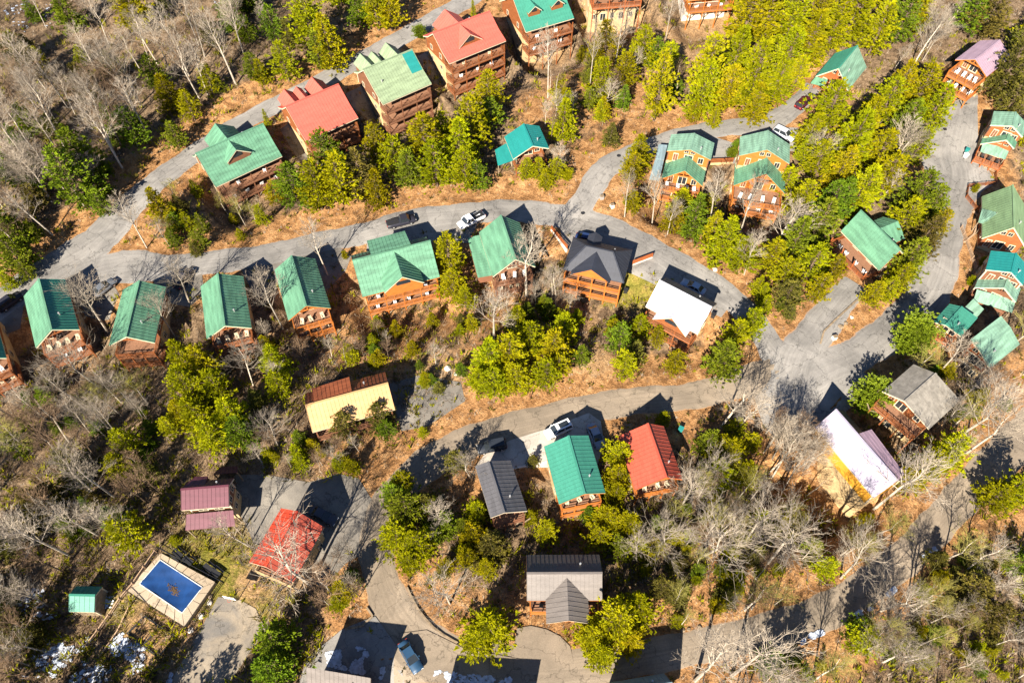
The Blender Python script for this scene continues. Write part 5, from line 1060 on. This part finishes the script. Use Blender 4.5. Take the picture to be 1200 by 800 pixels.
# leafless trees seen one by one: base x, y, top x, y, spread, tone
BR = '''135,182,78,55,1,0 157,130,118,28,1,0 77,175,0,85,1,0 240,67,205,5,1,0 277,100,237,5,1,0 285,62,265,-5,1,0 200,85,150,30,1,0 143,197,100,100,1,0 70,180,5,140,1,0 317,45,302,0,1,0 172,290,135,228,1,0 207,302,142,195,1,0 62,275,20,215,1,0 127,390,83,318,1.1,0 222,355,183,305,1.1,0 206,395,175,348,1,0 384,322,367,252,.8,0 332,385,303,320,1,0 579,400,574,335,1.1,0 522,267,520,215,.8,0
617,347,613,255,1.1,0 651,360,653,318,1,0 732,254,740,205,.9,0 764,262,775,205,.8,0 782,275,793,235,.8,0 831,265,852,200,.8,0 865,281,890,205,.8,0 872,322,892,268,.9,0 642,115,635,20,.8,0 720,82,733,10,1,0 691,102,691,20,.6,0 780,47,790,-8,.8,0 1047,82,1067,50,1,0 1062,90,1132,32,1.1,0 950,197,957,148,1.5,0 1040,197,1080,145,1.3,0 975,30,983,0,.9,0 907,300,945,250,1.4,0 912,395,928,345,1.1,0 990,376,1025,322,.9,0 1031,235,1060,205,1,0 1050,200,1085,150,1.3,0 1110,30,1140,5,1,0
121,457,75,395,1,0 142,471,105,430,1,0 102,480,55,430,1,0 104,505,65,463,1,0 102,539,78,503,1,0 57,494,12,450,1,0 297,452,275,405,1.1,0 326,524,300,480,1,0 365,685,322,600,1.4,0 427,697,412,650,1.2,0 392,700,375,665,1,1 845,500,872,452,1.6,0 862,505,895,470,1.5,0 1117,515,1195,435,1,0 1130,532,1205,480,1,0 1025,595,1112,542,1.2,0 900,555,935,505,.8,0 905,560,950,515,.8,0 917,575,957,535,.8,0 895,530,920,485,.8,0 82,650,5,602,1,0 47,702,0,670,1,0 292,640,262,598,.8,0
517,628,520,600,1.3,0 527,707,515,677,1.2,0 675,790,672,755,1.6,0 745,655,748,632,1.4,0 822,652,850,607,1.4,0 815,797,852,765,1.3,0 857,792,902,760,1.3,0 1032,715,1080,685,1.5,0 1035,760,1075,740,1.1,0 1060,775,1085,765,1.5,0 1150,700,1190,680,1.6,0 985,677,1025,622,1,0 900,717,942,687,1.2,1 552,560,560,535,1.2,0 700,40,702,10,.7,0 478,130,474,95,1,0 455,140,458,108,.8,0 548,100,540,60,1,0 400,170,396,140,1.2,0 655,205,668,170,1.3,0 830,570,850,540,1.5,0 800,590,830,560,1.6,0 770,640,790,610,1.6,0 870,640,900,600,1.6,0 900,660,940,620,1.5,0 1140,400,1170,350,1.5,0 1160,430,1200,370,1.4,0 1125,425,1140,365,1.5,0'''
for t in BR.split():
    bx, by, tx, ty, sp, k = map(float, t.split(',')); q = at(bx, by); best = min((np.hypot(*(px(q + np.array([0, 0, h])) - (tx, ty))), h) for h in np.arange(5, 22, .5))
    bare(bx, by, max(7, min(18, best[1])), min(sp, 1.3), int(k), rng.choice([4,5,6]) if sp >= 1.4 else None)
# the rest of the wood, thick where the photo is thick
REG = [([(-45,-45),(440,-45),(420,0),(330,60),(225,125),(140,210),(-45,350)], 82, (10,17), (0,0,0,0,1)), ([(0,200),(130,215),(90,270),(0,320)], 14, (8,13), (0,0,1)),
 ([(-40,440),(0,430),(110,460),(200,450),(195,560),(190,600),(140,650),(90,680),(-40,690)], 44, (7,13), (0,1,1,2)), ([(0,690),(60,680),(70,800),(0,800)], 7, (7,12), (0,1)),
 ([(750,575),(890,570),(1000,610),(1060,590),(1010,650),(930,710),(800,740),(760,690)], 34, (6,11), (0,1,2,2,2)), ([(830,830),(960,760),(1060,700),(1140,620),(1240,540),(1240,830)], 42, (6.5,12), (0,0,2,1,2)),
 ([(895,500),(960,520),(985,570),(1000,600),(900,590)], 12, (8,12), (0,0,1)), ([(1060,20),(1120,0),(1200,0),(1110,60),(1060,90)], 6, (9,13), (0,)),
 ([(300,400),(420,390),(540,400),(520,430),(400,430),(330,470)], 13, (4.5,8), (1,1,0)), ([(290,520),(420,510),(430,560),(310,550)], 9, (5,8), (0,1)),
 ([(375,640),(430,640),(430,700),(380,720)], 7, (5,9), (1,0)), ([(1060,440),(1200,400),(1200,470),(1110,560),(1080,520)], 9, (8,12), (0,0,2)), ([(590,60),(780,50),(800,130),(660,190),(600,130)], 12, (6,10), (0,1)),
 ([(220,210),(330,250),(320,285),(190,295)], 9, (6,10), (0,1,2)), ([(560,340),(660,330),(720,370),(600,400)], 6, (6,9), (0,1))]
for poly, n, (h0, h1), tones in REG:
    xs, ys = [p[0] for p in poly], [p[1] for p in poly]; c = tries = 0
    while c < n and tries < n * 30:
        tries += 1; x, y = rng.uniform(min(xs), max(xs)), rng.uniform(min(ys), max(ys))
        if in_poly(x, y, poly) and bare(x, y, rng.uniform(h0, h1), rng.uniform(.75, 1.2), rng.choice(tones)): c += 1
# ------------------------------------------------------------------ brush and saplings on the forest floor: nobody could count it
def brush():
    groups = {'twig_brown': ([], []), 'needle_dull': ([], []), 'twig': ([], []), 'needle': ([], [])}
    n = 0; tot = 50000
    while n < tot:
        x, y = rng.uniform(-20, 1220), rng.uniform(-30, 815); q = at(x, y) if False else None
        z = 5.0; d = ray((x, y)); k = (SLOPE*0 + 5 - CAMZ)  # cheap ground hit
        for _ in range(4):
            p = CAM + d * ((z - CAMZ) / d[2]); z = T(p[0], p[1])
        gx, gy = p[0], p[1]; rd = road_dist(gx, gy)
        n += 1
        if rd < .6 or in_house(gx, gy, .4): continue
        open_ = rd < 7 and not (x < 330 and y < 230) 
        if open_ and rng.random() < .4: continue
        if any(in_poly(x, y, pl) for pl in CLEAR): continue
        g = rng.choices(['twig_brown', 'needle_dull', 'twig', 'needle'], (.62, .1, .18, .10))[0]; V, F = groups[g]; s = rng.uniform(.35, 1.3) * (.6 if open_ else 1)
        for _ in range(7 if 'needle' not in g else 10):
            a, el = rng.uniform(0, 6.28), rng.uniform(.35, 1.5); dv = np.array([math.cos(a)*math.cos(el), math.sin(a)*math.cos(el), math.sin(el)]); l = s * rng.uniform(.6, 1.2)
            b = np.array([gx + rng.gauss(0,.25)*s, gy + rng.gauss(0,.25)*s, z]); sd = np.array([-math.sin(a), math.cos(a), rng.uniform(-.3,.3)]) * (.03 if 'needle' not in g else .1)
            if 'needle' in g: b = b + dv * l * .4
            o = len(V); V += [tuple(b - sd), tuple(b + sd), tuple(b + dv * l)]; F.append((o, o+1, o+2))
    for g, (V, F) in groups.items():
        m = MB(); m.v = V; m.f = F; o = link('undergrowth' if 'needle' not in g else 'ground_cover', m.mesh('undergrowth', M[g], fix=False)); o['kind'] = 'stuff'
CLEAR = [[(150,690),(190,645),(258,683),(222,740)], [(256,697),(300,712),(312,740),(268,802),(198,802),(228,750)], [(276,556),(362,563),(420,556),(446,600),(380,690),(300,640)], [(775,150),(940,130),(940,195),(775,195)], [(225,640),(300,670),(300,705),(250,690)],
 [(556,548),(598,514),(704,480),(710,545)], [(600,735),(640,735),(672,760),(672,790),(600,790)], [(880,430),(985,408),(1030,450),(970,500),(915,520)], [(730,325),(760,325),(745,350),(725,350)], [(400,735),(470,750),(474,800),(350,800)]]
brush()
# ------------------------------------------------------------------ one label per tree, told by its looks and the nearest landmark
LAND = [(h['px'], 'the ' + h['lm']) for h in HOUSES.values()] + [(np.array(p, float), n) for p, n in (((205,690),'the blue pool'),((265,750),'the basketball court'),((483,768),'the dark blue car'),((150,300),'the upper road junction'),((930,450),'the right road junction'),((100,60),'the bare upper left corner'),((60,600),'the shady left slope'),((850,650),'the brushy lower right bank'),((1080,740),'the bottom right corner'),((1000,20),'the bright pine wood at the top'),((240,470),'the pine clump mid left'),((600,420),'the pine clump at the centre'),((520,620),'the pines inside the road bend'),((700,250),'the branch road corner'),((1020,390),'the planted island'),((1150,560),'the lower right road'),((430,220),'the pines above the middle road'))]
def direction(d):
    a = math.degrees(math.atan2(-d[1], d[0])) % 360
    return ('right of', 'above right of', 'above', 'above left of', 'left of', 'below left of', 'below', 'below right of')[int((a + 22.5) // 45) % 8]
ORD = ['nearest', 'second', 'third', 'fourth', 'fifth', 'sixth', 'seventh', 'eighth', 'ninth', 'tenth', 'eleventh', 'twelfth', 'thirteenth', 'fourteenth', 'fifteenth', 'sixteenth', 'seventeenth', 'eighteenth', 'nineteenth', 'twentieth']
bins = {}
for t in TREES:
    root, words_, p, grp = t
    if len(words_.split()) > 5: tag(root, words_, 'tree', grp); continue
    ds = [np.hypot(*(p - l[0])) for l in LAND]; j = int(np.argmin(ds)); bins.setdefault((words_, j, direction(p - LAND[j][0])), []).append((ds[j], root, grp))
for (words_, j, dr), lst in bins.items():
    lst.sort(key=lambda k: k[0])
    for i, (d, root, grp) in enumerate(lst):
        tag(root, ('%s %s %s' % (words_, dr, LAND[j][1])) if len(lst) == 1 else '%s %s, %s %s' % (words_, ORD[min(i, 19)] + ('' if i == 0 else ' nearest'), dr, LAND[j][1]), 'sapling' if 'sapling' in words_ else 'tree', grp)
print('trees', len(TREES), sum(1 for t in TREES if 'leafless' in t[3]))
# ------------------------------------------------------------------ end
print('objects', len(bpy.data.objects))
